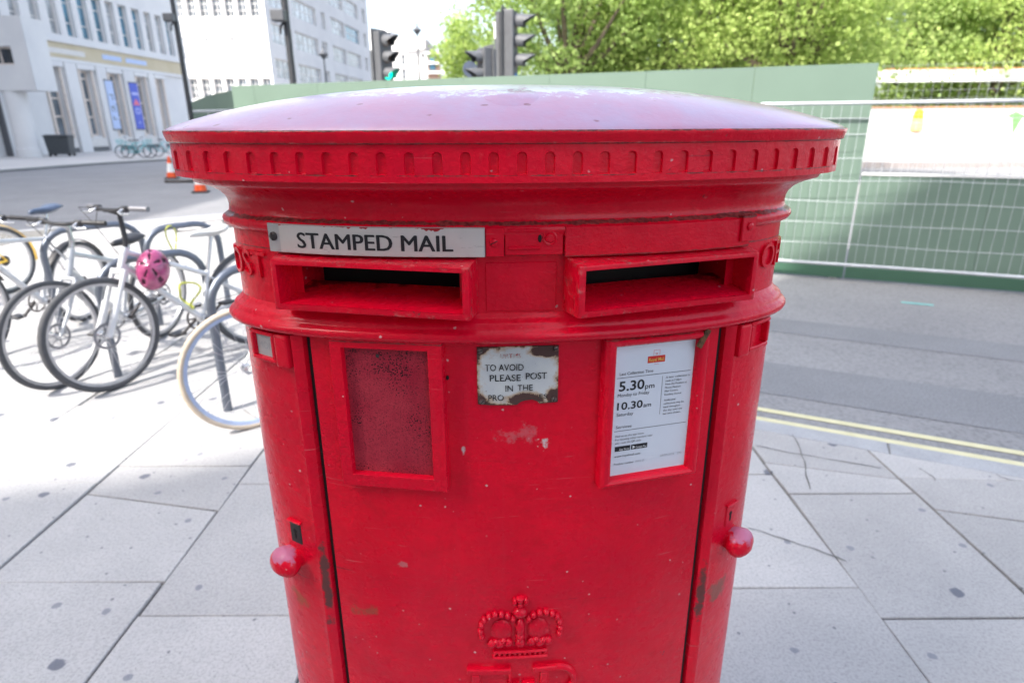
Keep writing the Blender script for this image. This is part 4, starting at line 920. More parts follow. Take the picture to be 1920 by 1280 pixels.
# porch wing on the left: frontal block on columns
W0=at(-150,168,36.2); W1=at(68,170,36.2)
PW=thing('porch_wing','pale stone porch wing raised on round columns at the left edge','building',(W0.x,36.2,0))
ww=W1.x-W0.x; dw=at(28,125,36.2).x-W0.x; dw0=at(-28,125,36.2).x-W0.x
op=(dw0,at(0,120,36.2).z-.05,dw,at(0,87,36.2).z)
facade('wall',Vector((0,0,0)),Vector((1,0,0)),ww,7.15,[op],M_['portland'],PW,.3,W1.z)
window(Vector((0,0,0)),Vector((1,0,0)),op,PW,M_['dark_glass'],M_['beige_frame'],.3,2,1,.10)
MB().box((ww/2,.75,W1.z+.05),(ww-.02,1.4,.08)).build('soffit',M_['portland'],PW); MB().box((ww-.02,.9,(W1.z+7.15)/2),(.03,1.7,7.1-W1.z)).build('end_wall',M_['portland'],PW); MB().box((ww/2,.9,7.12),(ww,1.79,.05)).build('roof',M_['portland'],PW)
for px in (40,-75):
    cx_=at(px,240,36.6).x-W0.x; MB().lathe([(.62,0),(.62,.5),(.56,.52),(.55,2.2),(.54,W1.z)],(cx_,.55,0),20).build('column',M_['portland'],PW,smooth=40)
MB().box((ww/2-1.6,1.55,1.85),(ww-3.4,.1,3.7)).build('recessed_door_wall',M_['signal_grey'],PW)
# white building, sunlit front and shaded street side
Yf=76.; cxr=at(512,150,Yf).x; wx0=at(300,150,Yf).x
WB=thing('white_building','tall white building with sunlit front and long shaded side of strip windows','building',(0,0,0))
Of=Vector((wx0,Yf,0)); Uf=Vector((1,0,0)); Wf=cxr-wx0; ops=[]
for row,(ya,yb) in enumerate(((186,147),(112,70),(32,-6),(-30,-66))):
    zb2=at(400,ya,Yf).z; zt2=at(400,yb,Yf).z
    for k in range(8):
        xp=330+k*23+row*-3 if row<3 else 320+k*23
        if xp+14>506: continue
        a=at(xp,150,Yf).x-wx0; ops.append((a,zb2,a+.98,zt2,row))
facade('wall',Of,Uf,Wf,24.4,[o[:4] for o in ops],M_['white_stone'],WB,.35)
for o in ops: window(Of,Uf,o[:4],WB,M_['glass_pale'] if o[4]==1 else M_['glass'],M_['win_frame'],.35 if o[4]!=1 else .12,2,3,.1)
Os=Vector((cxr,Yf,0)); Yend=at(694,100,119).x; Us=(Vector((Yend,119,0))-Os); Ws=Us.length; Us.normalize(); ops2=[]
for z in (3.2,6.9,10.6,14.3,18.0,21.3):
    for a,b_ in ((1.2,7.2),(8.2,16.5),(18.6,20.2),(22.6,28.8),(29.4,37.0),(39.5,41.2)):
        if b_<Ws-.4: ops2.append((a,z,b_,z+2.1))
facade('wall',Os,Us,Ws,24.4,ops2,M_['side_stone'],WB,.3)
for o in ops2: window(Os,Us,o,WB,random.choice([M_['glass_blue'],M_['glass_pale'],M_['glass_pale']]),M_['win_frame'],.3,max(1,int((o[2]-o[0])/1.5)),2,.1)
q=[Of+Vector((0.02,.4,0)),Os+Vector((-.4,.4,0)),Os+Us*Ws-Vector((.4,.02,0)),Os+Us*Ws+Vector((-14,0,0)),Of+Vector((0,14,0))]; MB().prism([(p.x,p.y) for p in q],0,24.2).build('rear_block',M_['side_stone'],WB)
N2=Vector((Us.y,-Us.x,0)); q=[Os+N2*.003,Os+Us*Ws+N2*.003,Os+Us*Ws+N2*.5,Os+N2*.5]; MB().prism([(p.x,p.y) for p in q],23.7,24.4).build('parapet',M_['side_stone'],WB)
# distant white modern block
Yd=150.; xa=at(702,100,Yd).x; xb=at(812,100,Yd).x
DB=thing('modern_block','distant white modern block with balconies and rounded roof corner','building',(xa,Yd,0)); wd=xb-xa
zt=at(760,76,Yd).z; ops3=[]
for (px0,px1,ya,yb) in ((752,759,122,102),(752,759,150,129),(790,796,110,101),(756,766,80,70),(771,778,94,72)):
    ops3.append((at(px0,100,Yd).x-xa,at(760,ya,Yd).z,at(px1,100,Yd).x-xa,at(760,yb,Yd).z))
facade('wall',Vector((0,0,0)),Vector((1,0,0)),wd*.88,zt+.2,[o for o in ops3],M_['white_stone'],DB,.4)
for o in ops3: window(Vector((0,0,0)),Vector((1,0,0)),o,DB,M_['glass'],M_['win_frame'],.4,1,2,.12)
MB().box((wd*.3,5,zt/2),(wd*.59,9.0,zt)).build('rear_block',M_['white_stone'],DB)
MB().box((at(712,80,Yd).x-xa,4,at(712,56,Yd).z/2),(4.5,7,at(712,52,Yd).z)).build('tower',M_['white_stone'],DB)
# stepped roof fins and brick balconies on the right part
mb=MB()
for k,px in enumerate((762,772,780,790,799)): MB().box((at(px,80,Yd).x-xa,-.6,at(px,84,Yd).z),(.9,.5,3.0-.3*k)).build('roof_fin',M_['white_stone'],DB)
poly=[(at(798,80,Yd).x-xa,at(798,74,Yd).z),(at(805,80,Yd).x-xa,at(805,78,Yd).z),(at(814,80,Yd).x-xa,at(814,92,Yd).z),(at(820,80,Yd).x-xa,at(820,104,Yd).z),(at(798,80,Yd).x-xa,at(798,104,Yd).z)]
MB().prism(poly,0,1).build('curved_gable',M_['signal_grey'],DB,fn=lambda v:Vector((v.x,-.3-v.z,v.y)))
xg0=at(800,80,Yd).x-xa; xg1=at(822,80,Yd).x-xa
MB().box(((xg0+xg1)/2,1.5,at(800,104,Yd).z/2),(xg1-xg0,3,at(800,104,Yd).z)).build('brick_bay',M_['brick'],DB)
for py in (101,119,137):
    MB().box(((xg0+xg1)/2+.5,-.6,at(800,py,Yd).z),(xg1-xg0+2,1.6,.5)).build('balcony',M_['white_stone'],DB)
for py in (111,127): MB().box(((xg0+xg1)/2-.2,-.2,at(800,py,Yd).z),(1.3,.5,1.1)).build('window',M_['glass_blue'],DB)
# the building behind the viewer, whose shade covers the near pavement
hBd=22.; tk=hBd/SUN_TO.z; off=Vector((-SUN_TO.x*tk,-SUN_TO.y*tk))
sh=[(-75,-22.0),(-2.55,2.52),(-1.75,2.70),(-1.30,2.92),(3.38,7.36),(7.5,7.95),(18,8.0),(18,-50),(-75,-50)]
q=[(p[0]-off.x,p[1]-off.y) for p in sh]
SB=thing('street_building','stone street building behind the viewer that shades the near pavement','building',(0,0,0))
MB().prism(q,0,hBd).build('wall',M_['rear_stone'],SB); MB().prism([(p[0]*.98,p[1]*1.02-.5) for p in q],hBd,hBd+.02).build('roof',M_['signal_grey'],SB)
a,b_=Vector((*q[5],0)),Vector((*q[4],0)); Uq=(b_-a).normalized(); Lq=(b_-a).length
for i in range(int(Lq/3)):
    for zf in (1,5,9,13,17):
        c_=a+Uq*(1.0+i*3); Nq=Vector((Uq.y,-Uq.x,0)); Nq=Nq if Nq.y>0 else -Nq
a,b_=Vector((*q[6],0)),Vector((*q[5],0)); Uq=(b_-a).normalized(); Nq=Vector((-Uq.y,Uq.x,0)); Nq=Nq if Nq.y>0 else -Nq; Lq=(b_-a).length
for i in range(int(min(Lq,60)/3.4)):
    for zf in (1.,5.,9.,13.,17.):
        c_=a+Uq*(Lq-2-i*3.4)+Nq*.03+Vector((0,0,zf+1.2)); MB().box(c_,(1.5,.06,2.4),Matrix.Rotation(math.atan2(Uq.y,Uq.x),3,'Z')).build('window',M_['dark_glass'],SB)

TB=thing('shade_block','unseen block added left of the view to shade the porch wing and road','building',(0,0,0))  # unseen block, added and sized to shade the wing, far pavement and road
MB().prism([(-70,-10.4),(-31,-10.4),(-31,31),(-70,31)],0,32).build('wall',M_['rear_stone'],TB); MB().prism([(-70,-10.3),(-30.8,-10.3),(-30.8,31.2),(-70,31.2)],32.0,32.4).build('cornice',M_['portland'],TB)
# ------------------------------------------------------------------ banners, bin, hire bikes in front of the stone building
def banner(label,pa_,pb_,ptop,pbot,mat,marks):
    u0=uz(pa_,pbot)[0]-U0; u1=uz(pb_,pbot)[0]-U0; z1=4.75; z0=1.5; o=O0+SD*u0+LN*.26
    Bn=thing('banner',label,'banner',tuple(o)); w_=u1-u0
    def bb(name,a,b_,c_,d_,o0,o1,mat): 
        q=[SD*u+LN*oo for u,oo in ((a,o0),(b_,o0),(b_,o1),(a,o1))]; return MB().prism([(p.x,p.y) for p in q],c_,d_).build(name,mat,Bn)
    bb('cloth',0,w_,z0,z1,0,.02,mat); bb('hanging_rod',-.05,w_+.05,z1+.002,z1+.05,-.02,.04,M_['dark_metal']); bb('hanging_rod',-.05,w_+.05,z0-.05,z0-.002,-.02,.04,M_['dark_metal'])
    for (a,b_,c_,d_,m_) in marks: bb('print',a*w_,b_*w_,z0+(z1-z0)*c_,z0+(z1-z0)*d_,.0205,.026,m_)
banner('pale blue banner with dark figures between the second and third tall windows',206,220,150,238,M_['pale_banner'],[(.25,.7,.70,.72,M_['signal_grey']),(.6,.7,.60,.70,M_['signal_grey']),(.25,.7,.46,.48,M_['signal_grey']),(.25,.35,.36,.46,M_['signal_grey']),(.6,.7,.36,.46,M_['signal_grey']),(.25,.7,.20,.22,M_['signal_grey']),(.25,.35,.22,.28,M_['signal_grey'])])
banner('deep blue banner with pink and lilac print beside the fourth tall window',250,265,150,238,M_['blue_banner'],[(.15,.85,.52,.57,M_['pink_print']),(.28,.72,.57,.61,M_['pink_print']),(.4,.6,.61,.65,M_['pink_print']),(.1,.9,.74,.80,M_['lilac_print']),(.25,.75,.33,.36,M_['lilac_print']),(.25,.75,.43,.46,M_['lilac_print']),(.2,.32,.36,.43,M_['lilac_print']),(.68,.8,.36,.43,M_['lilac_print']),(.4,.6,.12,.16,M_['lilac_print'])])
p=gnd(118,293,.04); BN=thing('wheeled_bin','dark grey wheeled bin against the stone building','bin',tuple(p),.2)
mb=MB(); mb.loft([[Vector((x*(.55+.08*k),y*(.36+.06*k),.12+.95*k)) for x,y in ((-1,-1),(1,-1),(1,1),(-1,1))] for k in (0,1)]); mb.build('bin_body',M_['bin'],BN,bevel=.03)
mb=MB(); mb.loft([[Vector((x*.66*k,y*.46*k,z)) for x,y in ((-1,-1),(1,-1),(1,1),(-1,1))] for k,z in ((1,1.075),(1,1.13),(.8,1.2))]); mb.build('lid',M_['bin'],BN,bevel=.02)
for x in (-.5,.5):
    for y in (-.3,.3): MB().lathe([(.09,-.03),(.09,.03)],(x,y,.09),12,Matrix.Rotation(R(90),3,'X')).build('wheel',M_['matt_black'],BN)

# ------------------------------------------------------------------ street furniture
def lamp_post(label,x,y,h,r=.075,cam_z=None,lantern=False):
    L=thing('lamp_post',label,'lamp post',(x,y,ZR),0); 
    MB().lathe([(r*2.1,0),(r*2.1,.9),(r*1.5,1.0),(r,1.15),(r*.9,h*.6),(r*(.7 if not lantern else .5),h)],n=14).build('column',M_['lamp_post'],L,smooth=40)
    if cam_z:
        MB().box((-.12,-.16,cam_z),(.34,.3,.26)).build('camera_box',M_['signal_grey'],L,bevel=.03); MB().tube([(0,0,cam_z-.05),(-.12,-.1,cam_z-.22),(-.14,-.12,cam_z-.4)],.03,8).build('bracket',M_['lamp_post'],L)
    if lantern:
        MB().lathe([(.05,h),(.09,h+.05),(.20,h+.18),(.30,h+.28),(.22,h+.36),(.10,h+.45),(.05,h+.55),(.03,h+.9),(.01,h+1.0)],n=16).build('lantern',M_['signal_grey'],L,smooth=40)
    else: MB().tube([(0,0,h-.02),(.3,-.5,h+.5),(1.0,-1.4,h+.7)],[r*.7,r*.55,r*.5],8).build('arm',M_['lamp_post'],L)
    return L
p=at(550,158,17.); lamp_post('black lamp post with camera box rising in front of the white building corner',p.x,17.,9.,.085,at(545,32,17).z-ZR)
p=at(352,180,24.); lamp_post('slim black lamp post at the right end of the stone building',p.x,24.,10.,.085,at(333,35,24).z-ZR)
p=at(786,140,45.); lamp_post('distant ornate lamp post with lantern before the modern block',p.x,45.,at(786,66,45).z-ZR,.09,None,True)
p=at(611,150,40.); lamp_post('small distant lantern post against the shaded side of the white building',p.x,40.,at(611,112,40).z-ZR,.07,None,True)

def signal(label,px,ytop,Y,face,sp,aspects,green=None,blue=False,pole_off=(-.18,.06),pole_top=.2,hood_len=.33):
    p=at(px,ytop,Y); S=thing('traffic_signal',label,'traffic signal',(p.x,Y,ZR)); z0=p.z-ZR
    f=Vector((face[0],face[1],0)).normalized(); sd=Vector((-f.y,f.x,0)); rot=Matrix((sd,f,Vector((0,0,1)))).transposed()
    h=sp*aspects
    hd=MB().box(Vector((0,0,z0-h/2)),(.32,.17,h+.03),rot).build('signal_head',M_['signal_grey'],S,bevel=.02,seg=2)
    MB().box(-f*.095+Vector((0,0,z0-h/2)),(.40,.015,h+.14),rot).build('backing_board',M_['signal_grey'],S,bevel=.006)
    for k in range(aspects):
        c=Vector((0,0,z0-sp*(k+.5)))+f*.087; q=f.to_track_quat('Z','Y').to_matrix(); r=sp*.40
        last=(blue and k==aspects-1)
        mt=M_['green_lit'] if green==k else (M_['blue_sign'] if last else M_['lens_off'])
        MB().lathe([(r*.92,-.005),(r*.92,.012),(r*.6,.03),(.01,.036)],c,18,q).build('lens',mt,hd,smooth=50)
        if last: continue
        # cowl visor, open underneath
        mb=MB(); n=15; upv=Vector((0,0,1)); rings=[]
        for i in range(n):
            a=R(-38)+(R(218)-R(-38))*i/(n-1); d_=sd*math.cos(a)+upv*math.sin(a); Lh=hood_len*(.42+.58*max(0,math.sin(a)))
            rings.append([c+d_*r,c+d_*r*.93+f*Lh-upv*.02,c+d_*(r*.93-.008)+f*Lh-upv*.02,c+d_*(r-.008)])
        mb.loft(rings,True,True); mb.build('visor',M_['signal_grey'],hd,smooth=50)
    po=f*pole_off[1]*-1+sd*pole_off[0]
    MB().tube([po,po+Vector((0,0,z0+pole_top))],.057,12).build('pole',M_['signal_grey'],S,smooth=True)
    for z in (z0-.08,z0-h+.08): MB().tube([po+Vector((0,0,z)),-f*.05+Vector((0,0,z))],.02,6).build('bracket',M_['signal_grey'],S)
    return S
signal('traffic signal showing a green light left of the distant lamp',716,62,13.,(.80,-.60),.285,4,green=2,blue=True,pole_off=(-.1,.18),pole_top=-.3)
signal('tall traffic signal with three hooded lamps facing right before the trees',957,22,11.,(.97,-.24),.285,4,blue=True,pole_off=(0,.19),pole_top=0.)
signal('shorter traffic signal facing left beside the grey post',908,92,13.,(-.86,-.51),.30,3,pole_off=(0,.20),pole_top=.0)
p=at(932,42,13.6); PO=thing('pale_topped_post','grey post with pale cap between the two right hand signals','post',(p.x,13.6,ZR))
MB().tube([(0,0,0),(0,0,p.z-ZR-.30)],.06,12).build('shaft',M_['signal_grey'],PO,smooth=True); MB().tube([(0,0,p.z-ZR-.30),(0,0,p.z-ZR)],.066,12).build('cap',M_['refl_white'],PO,smooth=40)
p=at(882,126,14.); RS=thing('round_sign','small round grey sign back beside the short signal','sign',(p.x,14.,ZR)); MB().lathe([(.17,-.012),(.17,.012)],(0,0,p.z-ZR-.05),20,Matrix.Rotation(R(80),3,'X')@Matrix.Rotation(R(25),3,'Y')).build('sign_disc',M_['galv'],RS); MB().tube([(0,.05,0),(0,.05,p.z-ZR+.05)],.03,8).build('pole',M_['signal_grey'],RS)

def cone(label,px,py,h=.75):
    p=gnd(px,py,ZR); Cn=thing('traffic_cone',label,'traffic cone',(p.x,p.y,ZR),.3,'traffic cones on the road')
    MB().box((0,0,.025),(.42,.42,.05)).build('base',M_['matt_black'],Cn,bevel=.01)
    MB().lathe([(.165,.051),(.135,.22)],n=20,cap=False).build('cone_body',M_['orange'],Cn,smooth=True)
    MB().lathe([(.136,.22),(.080,.52)],n=20,cap=False).build('reflective_sleeve',M_['refl_white'],Cn,smooth=True)
    MB().lathe([(.080,.52),(.042,h-.03),(.03,h)],n=20).build('cone_tip',M_['orange'],Cn,smooth=True)
cone('farther traffic cone just left of the pillar box cap',323,335); cone('nearer traffic cone under the left end of the cap',377,361)
p=gnd(362,343,ZR); CB=MB().tube([(-.9,0,.05),(0,.1,.05),(.9,-.05,.05)],.05,8).build('cone_shadow_strip',M_['dark_metal']); CB.location=(p.x,p.y,ZR); tag(CB,'low dark strip on the road standing in for the cone shadow','shadow strip')  # dark tube laid on the road as the cone's shadow
p=gnd(402,422,0.); DC=thing('drain_cover','rectangular framed drain cover set near the far kerb','drain cover',(p.x,p.y,.0),.6)
MB().box((0,0,.004),(1.2,.9,.008)).build('concrete_fill',M_['far_pave'],DC)
for y in (-.46,0,.46): MB().box((0,y,.009),(1.3,.05,.016)).build('frame_bar',M_['dark_metal'],DC)
for x in (-.64,-.2,.2,.64): MB().box((x,0,.012),(.05,.96,.012)).build('frame_bar',M_['dark_metal'],DC)

# bike stands
def hoop(label,a,d,w=.72,h=.80,r=.20,rad=.026):
    d=Vector((d[0],d[1],0)).normalized(); pts=[(0,0)]+[(0,h*.3),(0,h-r)]+[(r-r*math.cos(t),h-r+r*math.sin(t)) for t in np.linspace(.25,math.pi/2,6)]+[(w/2,h)]+[(w-r+r*math.sin(t),h-r+r*math.cos(t)) for t in np.linspace(0,math.pi/2,7)]+[(w,h*.3),(w,0)]
    o=MB().tube([d*u+Vector((0,0,z)) for u,z in pts],rad,14).build('bike_stand',M_['galv'],None,smooth=60); o.location=(a[0],a[1],0); tag(o,label,'bike stand','steel hoop bike stands')
BD=(.63,.77)
hoop('steel hoop stand half hidden behind the helmet bike front wheel',(-2.72,3.98),BD,.70,.78)
hoop('steel hoop stand nearest the pillar box, behind the tan tyred wheel',(-1.72,3.42),BD,.72,.84)
hoop('steel hoop stand furthest left, arching over the row of wheels',(-3.74,4.92),BD,.74,.84)
hoop('steel hoop stand behind the white saddle',(-3.05,5.15),(.63,.77),.62,.82)

# ------------------------------------------------------------------ bicycles
def bicycle(label, rear, heading, r=.35, wb=1.06, frame='silver_frame', fork=None, tyre='tyre', rim='rim', saddle='matt_black', bar='flat', lean=0., steer=0., sad_z=.95, bar_z=1.08, sus=False, disc=False, grip='matt_black', group='bicycles parked at the stands', simple=False, z=0., basket=None, tw=.022, guard=None, name='bicycle',st_z=.80):
    B=thing(name,label,'bicycle',(rear[0],rear[1],z),heading,group); B.rotation_euler=(lean,0,heading)
    fm=M_[frame]; fk=M_[fork or frame]
    Rh=Vector((0,0,r)); Fh=Vector((wb,0,r)); Bb=Vector((.43,0,r-.06)); St=Vector((.43-.16*(st_z-.29)/.51,0,st_z)); 
    Hb=Vector((wb-.20,0,r+.36+(.04 if sus else 0))); Ht=Vector((wb-.255,0,r+.52))
    fr=MB()
    def tb(a,b_,ra,rb=None,n=10): fr.tube([a,b_],[ra,rb or ra],n)
    tb(Bb,St,.0165); tb(Bb,Hb+(Ht-Hb)*.1,.022,.021); tb(St-Vector((0,0,.03)),Ht-(Ht-Hb)*.2,.017); tb(Hb,Ht,.022); fr.lathe([(.025,-.045),(.025,.045)],Bb,14,Matrix.Rotation(R(90),3,'X'))
    for s in (-1,1):
        tb(Rh+Vector((0,s*.062,0)),Bb+Vector((-.03,s*.035,0)),.011,.013); tb(Rh+Vector((0,s*.062,0)),St+Vector((0,s*.018,-.05)),.008)
    fo=fr.build('frame',fm,B,smooth=50)
    pv=bpy.data.objects.new('front_assembly',None)
    def steerM(v):
        if not steer: return v
        ax=(Ht-Hb).normalized(); return Hb+Quaternion(ax,steer)@(v-Hb)
    def wheel(c,front):
        f=(lambda v: steerM(v+c)) if front else (lambda v: v+c)
        mb=MB(); ri=r-tw*1.55
        prof=[(ri-.022,-.0085),(ri-.022,.0085),(ri-.004,.0125),(ri,.0125),(ri-.005,.0),(ri,-.0125),(ri-.004,-.0125)]
        n=48; rings=[[Vector((p[0]*math.cos(2*math.pi*k/n),p[1],p[0]*math.sin(2*math.pi*k/n))) for p in prof] for k in range(n)]; rings.append(rings[0]); mb.loft(rings,True,False)
        w_=mb.build('wheel',M_[rim],B,smooth=40,fn=f)
        MB().tube([Vector(((r-tw)*math.cos(2*math.pi*k/n),0,(r-tw)*math.sin(2*math.pi*k/n))) for k in range(n)],tw,10,closed=True).build('tyre',M_[tyre],w_,smooth=True,fn=f)
        mb=MB(); nsp=14 if simple else 28
        for k in range(nsp):
            a=2*math.pi*k/nsp; s=1 if k%2 else -1; a2=a+(.55 if (k//2)%2 else -.55)
            mb.tube([Vector((.022*math.cos(a2+1.0*(1 if (k//2)%2 else -1)),s*.028,.022*math.sin(a2+1.0*(1 if (k//2)%2 else -1)))),Vector(((ri-.02)*math.cos(a),0,(ri-.02)*math.sin(a)))],.0013,4,caps=False)
        mb.build('spokes',M_['spoke'],w_,fn=f)
        MB().lathe([(.012,-.058),(.012,-.034),(.026,-.032),(.026,-.025),(.015,-.02),(.015,.02),(.026,.025),(.026,.032),(.012,.034),(.012,.058)],(0,0,0),14,Matrix.Rotation(R(90),3,'X')).build('hub',M_['chrome'],w_,smooth=40,fn=f)
        if not front:
            mb=MB()
            for j,rr in enumerate((.052,.046,.040,.034,.029)): mb.lathe([(rr,-.034-.0045*j),(rr,-.0365-.0045*j)],(0,0,0),20,Matrix.Rotation(R(90),3,'X')@Matrix.Scale(1,3))
            mb.build('cassette',M_['dark_metal'],w_,fn=f)
        if disc:
            mb=MB(); n2=28; rings=[[Vector((q*math.cos(2*math.pi*k/n2),y,q*math.sin(2*math.pi*k/n2))) for q,y in ((.068,.043),(.085,.043),(.085,.0455),(.068,.0455))] for k in range(n2+1)]; mb.loft(rings,True,False)
            for k in range(6): a=k*math.pi/3; mb.tube([(.02*math.cos(a),.044,.02*math.sin(a)),(.07*math.cos(a+.4),.044,.07*math.sin(a+.4))],.004,4)
            mb.build('brake_disc',M_['metal_grey'],w_,fn=f)
        return w_
    wheel(Rh,False); wheel(Fh,True)
    mb=MB(); cr=Hb-(Ht-Hb).normalized()*.03; blade=.021 if sus else .013
    mb.tube([steerM(cr+Vector((0,-.062,0))),steerM(cr+Vector((0,.062,0)))],.021 if sus else .014,10)
    for s in (-1,1):
        if sus:
            m_=cr+(Fh-cr)*.48; mb.tube([steerM(cr+Vector((0,s*.062,.02))),steerM(m_+Vector((0,s*.062,0)))],.0155,10); mb.tube([steerM(m_+Vector((0,s*.062,.0))),steerM(Fh+Vector((0,s*.062,-.005)))],[.0245,.0195],10)
        else: mb.tube([steerM(cr+Vector((0,s*.058,0))),steerM(cr*.45+Fh*.55+Vector((-.012,s*.06,0))),steerM(Fh+Vector((0,s*.06,0)))],[.0135,.012,.009],8)
    mb.tube([steerM(cr),steerM(Hb)],.016,8); mb.build('fork',fk,B,smooth=50)
    # stem + bars
    Bc=Vector((Ht.x+.05,0,bar_z)); mb=MB(); mb.tube([steerM(Ht-(Ht-Hb)*.1),steerM(Ht+Vector((-.012,0,.035))),steerM(Vector((Ht.x-.01,0,bar_z-.03))),steerM(Bc)],[.0165,.0165,.015,.015],10); mb.build('stem',M_['matt_black'] if sus else M_['chrome'],B,smooth=50)
    hw=.31 if bar=='flat' else .26
    pts=[Bc+Vector((-.055,-hw,.012)),Bc+Vector((-.02,-hw*.5,.015)),Bc+Vector((0,-.05,0)),Bc+Vector((0,.05,0)),Bc+Vector((-.02,hw*.5,.015)),Bc+Vector((-.055,hw,.012))]
    if bar=='swept': pts=[Bc+Vector((-.20,-hw,.05)),Bc+Vector((-.06,-hw*.9,.05)),Bc+Vector((.0,-.10,.02)),Bc,Bc+Vector((.0,.10,.02)),Bc+Vector((-.06,hw*.9,.05)),Bc+Vector((-.20,hw,.05))]
    hb_=MB().tube([steerM(p) for p in pts],.0125,10).build('handlebar',M_['chrome'] if bar=='swept' else M_['matt_black'],B,smooth=60)
    for e0,e1,s in ((pts[0],pts[1],-1),(pts[-1],pts[-2],1)):
        d_=(e1-e0).normalized(); MB().tube([steerM(e0-d_*.005),steerM(e0+d_*.125)],.0168,12).build('grip',M_[grip],hb_,smooth=50)
        if not simple:
            q=e0+d_*.17; MB().tube([steerM(q),steerM(q+Vector((.045,0,-.02))),steerM(q+Vector((.055,s*.04,-.03))),steerM(q+Vector((.04,s*.10,-.028)))],[.011,.008,.006,.005],8).build('brake_lever',M_['chrome'],hb_,smooth=60)
            MB().box(steerM(q-Vector((.0,0,.005))),(.035,.05,.04)).build('shifter',M_['matt_black'],hb_,bevel=.008)
            MB().tube([steerM(q+Vector((.03,-s*.02,0))),steerM(Bc+Vector((.12,s*.10,.03))),steerM(Bc+Vector((.10,s*.0,-.08))),steerM(Ht+Vector((.04,0,-.06))),Hb+Vector((-.03,.02,.02))],.0025,5).build('brake_cable',M_['matt_black'],hb_)
    # seat post and saddle
    sdir=(St-Bb).normalized(); k=(sad_z-.05-St.z)/sdir.z; Sp=St+sdir*k
    MB().tube([St-sdir*.02,Sp],.0135,10).build('seat_post',M_['chrome'],B,smooth=50)
    mb=MB(); rings=[]
    for x,w_,h_,dz in ((-.135,.045,.028,.012),(-.125,.070,.045,.014),(-.08,.078,.055,.010),(-.03,.062,.052,.0),(.03,.034,.045,-.002),(.09,.024,.040,.0),(.135,.020,.032,-.002),(.15,.010,.018,-.006)):
        rings.append([Sp+Vector((x+.02,w_*math.cos(a)*(1 if math.sin(a)>-.2 else .8),dz+.03+ (h_*.5*math.sin(a) if math.sin(a)>0 else h_*.7*math.sin(a)))) for a in np.linspace(0,2*math.pi,14,endpoint=False)])
    mb.loft(rings); mb.build('saddle',M_[saddle],B,smooth=60)
    # drivetrain on the right side (y negative)
    mb=MB(); q=Matrix.Rotation(R(90),3,'X'); n2=32
    rings=[[Bb+Vector((qq*math.cos(2*math.pi*k/n2),y,qq*math.sin(2*math.pi*k/n2))) for qq,y in ((.078,-.045),(.092,-.045),(.092,-.049),(.078,-.049))] for k in range(n2+1)]; mb.loft(rings,True,False)
    for k in range(5): a=k*2*math.pi/5; mb.tube([Bb+Vector((0,-.047,0)),Bb+Vector((.08*math.cos(a),-.047,.08*math.sin(a)))],.006,5)
    ca=-.6; cd=Vector((math.cos(ca),0,math.sin(ca)))
    mb.tube([Bb+Vector((0,-.06,0)),Bb+Vector((0,-.065,0))+cd*.17],[.014,.010],8); mb.tube([Bb+Vector((0,.06,0)),Bb+Vector((0,.065,0))-cd*.17],[.014,.010],8); mb.tube([Bb+Vector((0,-.065,0)),Bb+Vector((0,.065,0))],.01,8)
    ck=mb.build('crankset',M_['dark_metal'],B,smooth=40)
    for s in (-1,1): MB().box(Bb+Vector((0,s*.115,0))+cd*.17*(-s),(.095,.085,.022)).build('pedal',M_['matt_black'],ck,bevel=.005)
    mb=MB()
    mb.tube([Bb+Vector((.0,-.047,.088)),Rh+Vector((0,-.047,.042))],.0035,4); mb.tube([Bb+Vector((0,-.047,-.088)),Rh+Vector((.04,-.047,-.09)),Rh+Vector((.015,-.047,-.10))],.0035,4); mb.tube([Rh+Vector((0,-.05,-.02)),Rh+Vector((.02,-.05,-.10))],.010,6)
    mb.build('chain',M_['dark_metal'],B)
    if guard:
        for c,a0_,a1_,fr_ in ((Rh,R(20),R(190),0),(Fh,R(10),R(150),1)):
            mb=MB(); rings=[]
            for a in np.linspace(a0_,a1_,18):
                o=Vector((math.cos(a),0,math.sin(a))); f=(lambda v: steerM(v)) if fr_ else (lambda v:v)
                rings.append([f(c+o*(r+.012)+Vector((0,-.026,0))),f(c+o*(r+.022)),f(c+o*(r+.012)+Vector((0,.026,0))),f(c+o*(r+.018))])
            mb.loft(rings,True,True); mb.build('mudguard',M_[guard],B,smooth=60)
    if basket:
        c=Vector((wb+.02,0,r+.52)); mb=MB()
        for k in range(4):
            z_=r+.40+k*.075; q_=.13+.01*k; mb.tube([(c.x-q_,-q_*1.3,z_),(c.x+q_,-q_*1.3,z_),(c.x+q_,q_*1.3,z_),(c.x-q_,q_*1.3,z_)],.005,5,closed=True)
        for a in np.linspace(0,2*math.pi,16,endpoint=False):
            x_,y_=math.cos(a),math.sin(a); m_=max(abs(x_),abs(y_)); mb.tube([(c.x+x_/m_*.13,y_/m_*.17,r+.40),(c.x+x_/m_*.16,y_/m_*.208,r+.625)],.004,4)
        mb.build('basket',M_[basket],B)
    return B
def place(front,d,wb): 
    d=Vector((d[0],d[1])).normalized(); rear=Vector(front)+d*wb; return (rear.x,rear.y), math.atan2(-d.y,-d.x)
rr,hh=place((-2.59,3.75),(.53,.85),1.10)
bicycle('white bike with suspension fork, white saddle and pink helmet',rr,hh,r=.37,wb=1.10,frame='white_frame',saddle='white_vinyl',lean=R(3),sad_z=.93,bar_z=1.13,sus=True,disc=True,grip='metal_grey',tw=.022,steer=R(4),st_z=.64)
rr,hh=place((-2.97,3.80),(.10,.995),1.06)
bicycle('silver bike whose front wheel overlaps the white bike on its left',rr,hh,r=.355,wb=1.06,frame='silver_frame',saddle='matt_black',lean=R(-4),sad_z=.86,bar_z=1.04,tw=.018,disc=True,steer=R(-10),guard=None,st_z=.70)
rr,hh=place((-1.46,3.20),(.78,.62),1.05)
